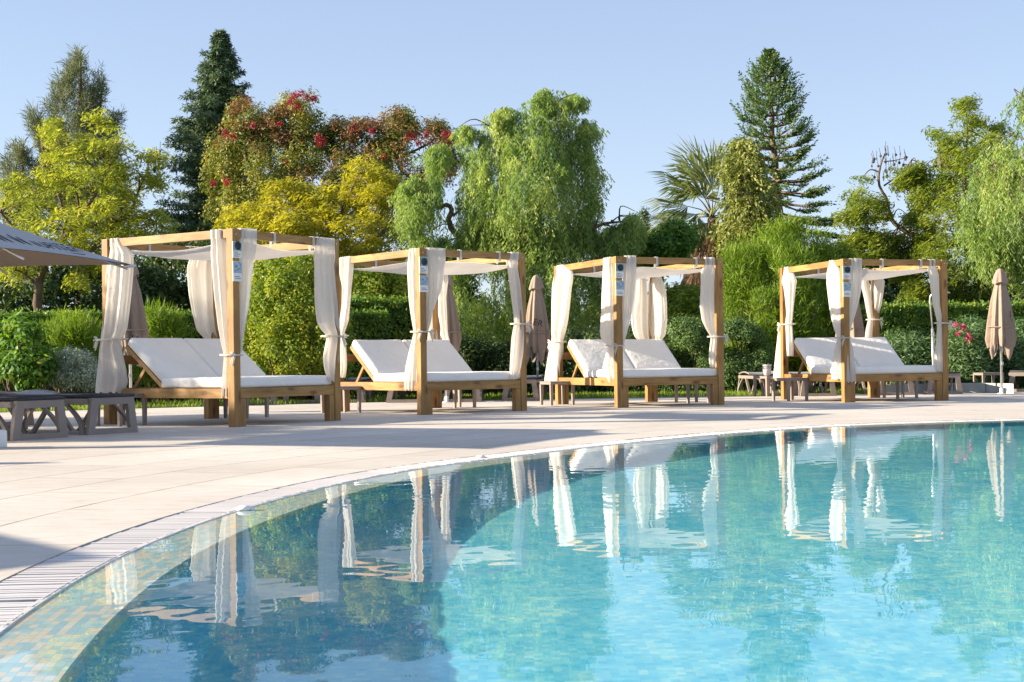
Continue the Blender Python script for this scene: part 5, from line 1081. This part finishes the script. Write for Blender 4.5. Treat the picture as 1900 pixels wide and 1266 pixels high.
fl = shrub('white_flower', 'single white hibiscus flower between the leafy and silver shrubs', [(74, 652), (84, 652), (84, 664), (74, 664)], 23.2, M_WHT, 1, .055, 22, .09, .06, .1, 'flower', stems=False, crn='petals')
q = MB(); q.tube([(0, 0, 0), (.02, .05, .5), (0, 0, pt(79, 658, 23.2).z)], .008, 6); q.build('stalk', BARK, fl)
# ---- small cypress and round tree in the sky gap
r = root_at('cypress_tree', 1195, 58, 'thin dark cypress spire far behind, left of the palm', 'tree', GT); C, d = clumps([(1195, 388), (1200, 400), (1206, 440), (1209, 500), (1181, 500), (1184, 440), (1190, 400)], 150, 58, .6); V, h = leaves(C, .22, 46, .16, .05, up=.8, droop=-.8); crown('crown', r, V, h, M_CON); trunkmesh('trunk', shift([px_path([(1195, 640, 4), (1195, 500, 4), (1195, 395, 1)], 58)], r), BARK, r)
r = root_at('round_tree', 1235, 34.5, 'small leafy green tree beside the palm above the third daybed', 'tree', GT); C, d = clumps([(1172, 470), (1185, 452), (1210, 446), (1222, 432), (1245, 420), (1278, 422), (1290, 440), (1275, 470), (1250, 482), (1200, 485)], 230, 34.5, .9); V, h = leaves(C, .24, 44, .12, .06); crown('crown', r, V, h, M_LIME)
trunkmesh('trunk', shift([px_path([(1228, 720, 7), (1228, 560, 6), (1225, 480, 4), (1235, 440, 1.5)], 34.5), px_path([(1227, 510, 4), (1250, 470, 2), (1265, 440, 1)], 34.5), px_path([(1227, 510, 4), (1205, 475, 2), (1190, 462, 1)], 34.5)], r), BARK, r)
# ---- dark understorey behind the hedges
GU = 'dark undergrowth behind the hedges'
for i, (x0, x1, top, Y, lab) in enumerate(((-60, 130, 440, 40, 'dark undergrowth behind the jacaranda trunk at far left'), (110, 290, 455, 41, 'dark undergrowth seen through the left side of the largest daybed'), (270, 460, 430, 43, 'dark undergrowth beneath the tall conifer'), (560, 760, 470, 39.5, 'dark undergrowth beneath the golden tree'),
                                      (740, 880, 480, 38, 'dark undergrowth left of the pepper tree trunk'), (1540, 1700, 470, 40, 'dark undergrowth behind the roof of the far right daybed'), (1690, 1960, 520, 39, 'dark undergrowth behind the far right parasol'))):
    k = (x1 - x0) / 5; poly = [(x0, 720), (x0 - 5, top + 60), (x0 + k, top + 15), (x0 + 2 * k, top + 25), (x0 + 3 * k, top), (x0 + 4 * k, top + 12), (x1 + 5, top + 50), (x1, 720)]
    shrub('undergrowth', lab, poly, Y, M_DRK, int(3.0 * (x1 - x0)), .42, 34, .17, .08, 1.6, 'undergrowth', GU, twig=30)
# ---- grass of the lawn strip, low ground cover
n = 26000; x = rng.uniform(-9, 16, n); e = np.interp(x, [p[0] for p in DECK_EDGE[:9]], [p[1] for p in DECK_EDGE[:9]]); y = e + .02 + np.abs(rng.normal(0, 1.6, n)) ; P = np.stack([x, y, np.full(n, -.012)], 1); D = nrm(np.stack([rng.normal(0, .35, n), rng.normal(0, .35, n), np.ones(n)], 1))
o = quads('lawn_grass', leafquads(P, D, rvec(n) * np.array([1, 1, .1]), rng.uniform(.05, .12, n), .012), rng.random(n), M_GRS); tag(o, 'short green grass of the lawn strip behind the deck', 'grass', kind='stuff')
# ---- far woodland that closes the view between the trunks
n = 1500; C = np.stack([rng.uniform(-40, 46, n), rng.uniform(64, 76, n), np.abs(rng.normal(0, 1, n)) * 1.7 + .2], 1); V, h = leaves(C, .9, 26, .45, .2); o = quads('distant_woodland', V, h, M_DRK); tag(o, 'far line of dark woodland beyond the garden', 'woodland', kind='stuff')
# ---- unseen trees added at left to shade the deck and largest daybed
def shade_tree(x, y, hgt, cr, lab, n=260, z0=.5):
    r = tag(empty('unseen_shade_tree', (x, y, 0)), lab, 'tree', 'unseen trees added for shade'); o = rvec(n) * (rng.random((n, 1)) ** .4); C = np.array([x, y, hgt]) + o * np.array([cr, cr, cr * z0]); V, h = leaves(C, .38, 60, .16, .07); crown('crown', r, V, h, M_LIME)
    T = [([Vector((x, y, 0)), Vector((x + .1, y, hgt * .4)), Vector((x, y + .1, hgt))], [.14, .11, .03])] + twigs(C, [(x, y, hgt * k) for k in (.4, .6, .8)], 40, .03); trunkmesh('trunk', shift(T, r), BARK, r)
shade_tree(-15.5, 17.0, 4.4, 1.9, 'unseen leafy tree added left of the largest daybed to shade it', 190)
shade_tree(-17.5, 13.6, 4.9, 1.5, 'unseen small leafy tree added left of the sun loungers to shade them', 110)
# ================================================================ LIGHT, SKY, CAMERA
SUN_EL, SUN_PHI = R(20), R(-2)
sd = Vector((-math.cos(SUN_PHI) * math.cos(SUN_EL), math.sin(SUN_PHI) * math.cos(SUN_EL), math.sin(SUN_EL)))
L = bpy.data.lights.new('sun', 'SUN'); L.energy = 4.5; L.angle = R(.55); L.color = (1.0, .87, .68)
lo = bpy.data.objects.new('sun', L); COL.objects.link(lo); lo.rotation_euler = sd.to_track_quat('Z', 'Y').to_euler()
L.cycles.is_caustics_light = CAUSTICS
w = bpy.data.worlds.new('World'); SC.world = w; w.use_nodes = True; t = w.node_tree; bg = t.nodes['Background']
sky = t.nodes.new('ShaderNodeTexSky'); sky.sky_type = 'NISHITA'; sky.sun_disc = False; sky.sun_elevation = SUN_EL
sky.sun_rotation = math.atan2(sd.x, sd.y)
sky.air_density = 1.0; sky.dust_density = 0.5; sky.ozone_density = 3.0; sky.altitude = 0
mx = t.nodes.new('ShaderNodeMix'); mx.data_type = 'RGBA'; mx.inputs[0].default_value = .6
tc = t.nodes.new('ShaderNodeTexCoord'); sx = t.nodes.new('ShaderNodeSeparateXYZ'); t.links.new(tc.outputs['Generated'], sx.inputs[0])
rp = t.nodes.new('ShaderNodeValToRGB'); e = rp.color_ramp.elements; e[0].position = 0; e[0].color = (3.5, 3.85, 4.6, 1); e[1].position = .30; e[1].color = (2.25, 2.70, 3.75, 1)
t.links.new(sx.outputs[2], rp.inputs[0]); t.links.new(rp.outputs[0], mx.inputs[7]); t.links.new(sky.outputs[0], mx.inputs[6]); t.links.new(mx.outputs[2], bg.inputs[0]); bg.inputs[1].default_value = .074
cam = bpy.data.cameras.new('camera'); co = bpy.data.objects.new('camera', cam); COL.objects.link(co)
cam.sensor_width = 36; cam.lens = F / 1900 * 36; cam.shift_y = (CY - 633) / 1900; cam.clip_end = 2000; cam.clip_start = .05
co.matrix_world = Matrix.Translation((0, 0, H)) @ Matrix.Rotation(R(90), 4, 'X') @ Matrix.Rotation(-ROLL, 4, 'Z')
SC.camera = co
SC.view_settings.view_transform = 'Standard'; SC.view_settings.look = 'None'; SC.view_settings.exposure = 1.62; SC.view_settings.gamma = 1
SC.render.film_transparent = False
cy = SC.cycles; cy.max_bounces = 10; cy.transparent_max_bounces = 16; cy.transmission_bounces = 6; cy.glossy_bounces = 4; cy.diffuse_bounces = 3
cy.use_denoising = True; cy.sample_clamp_indirect = 8
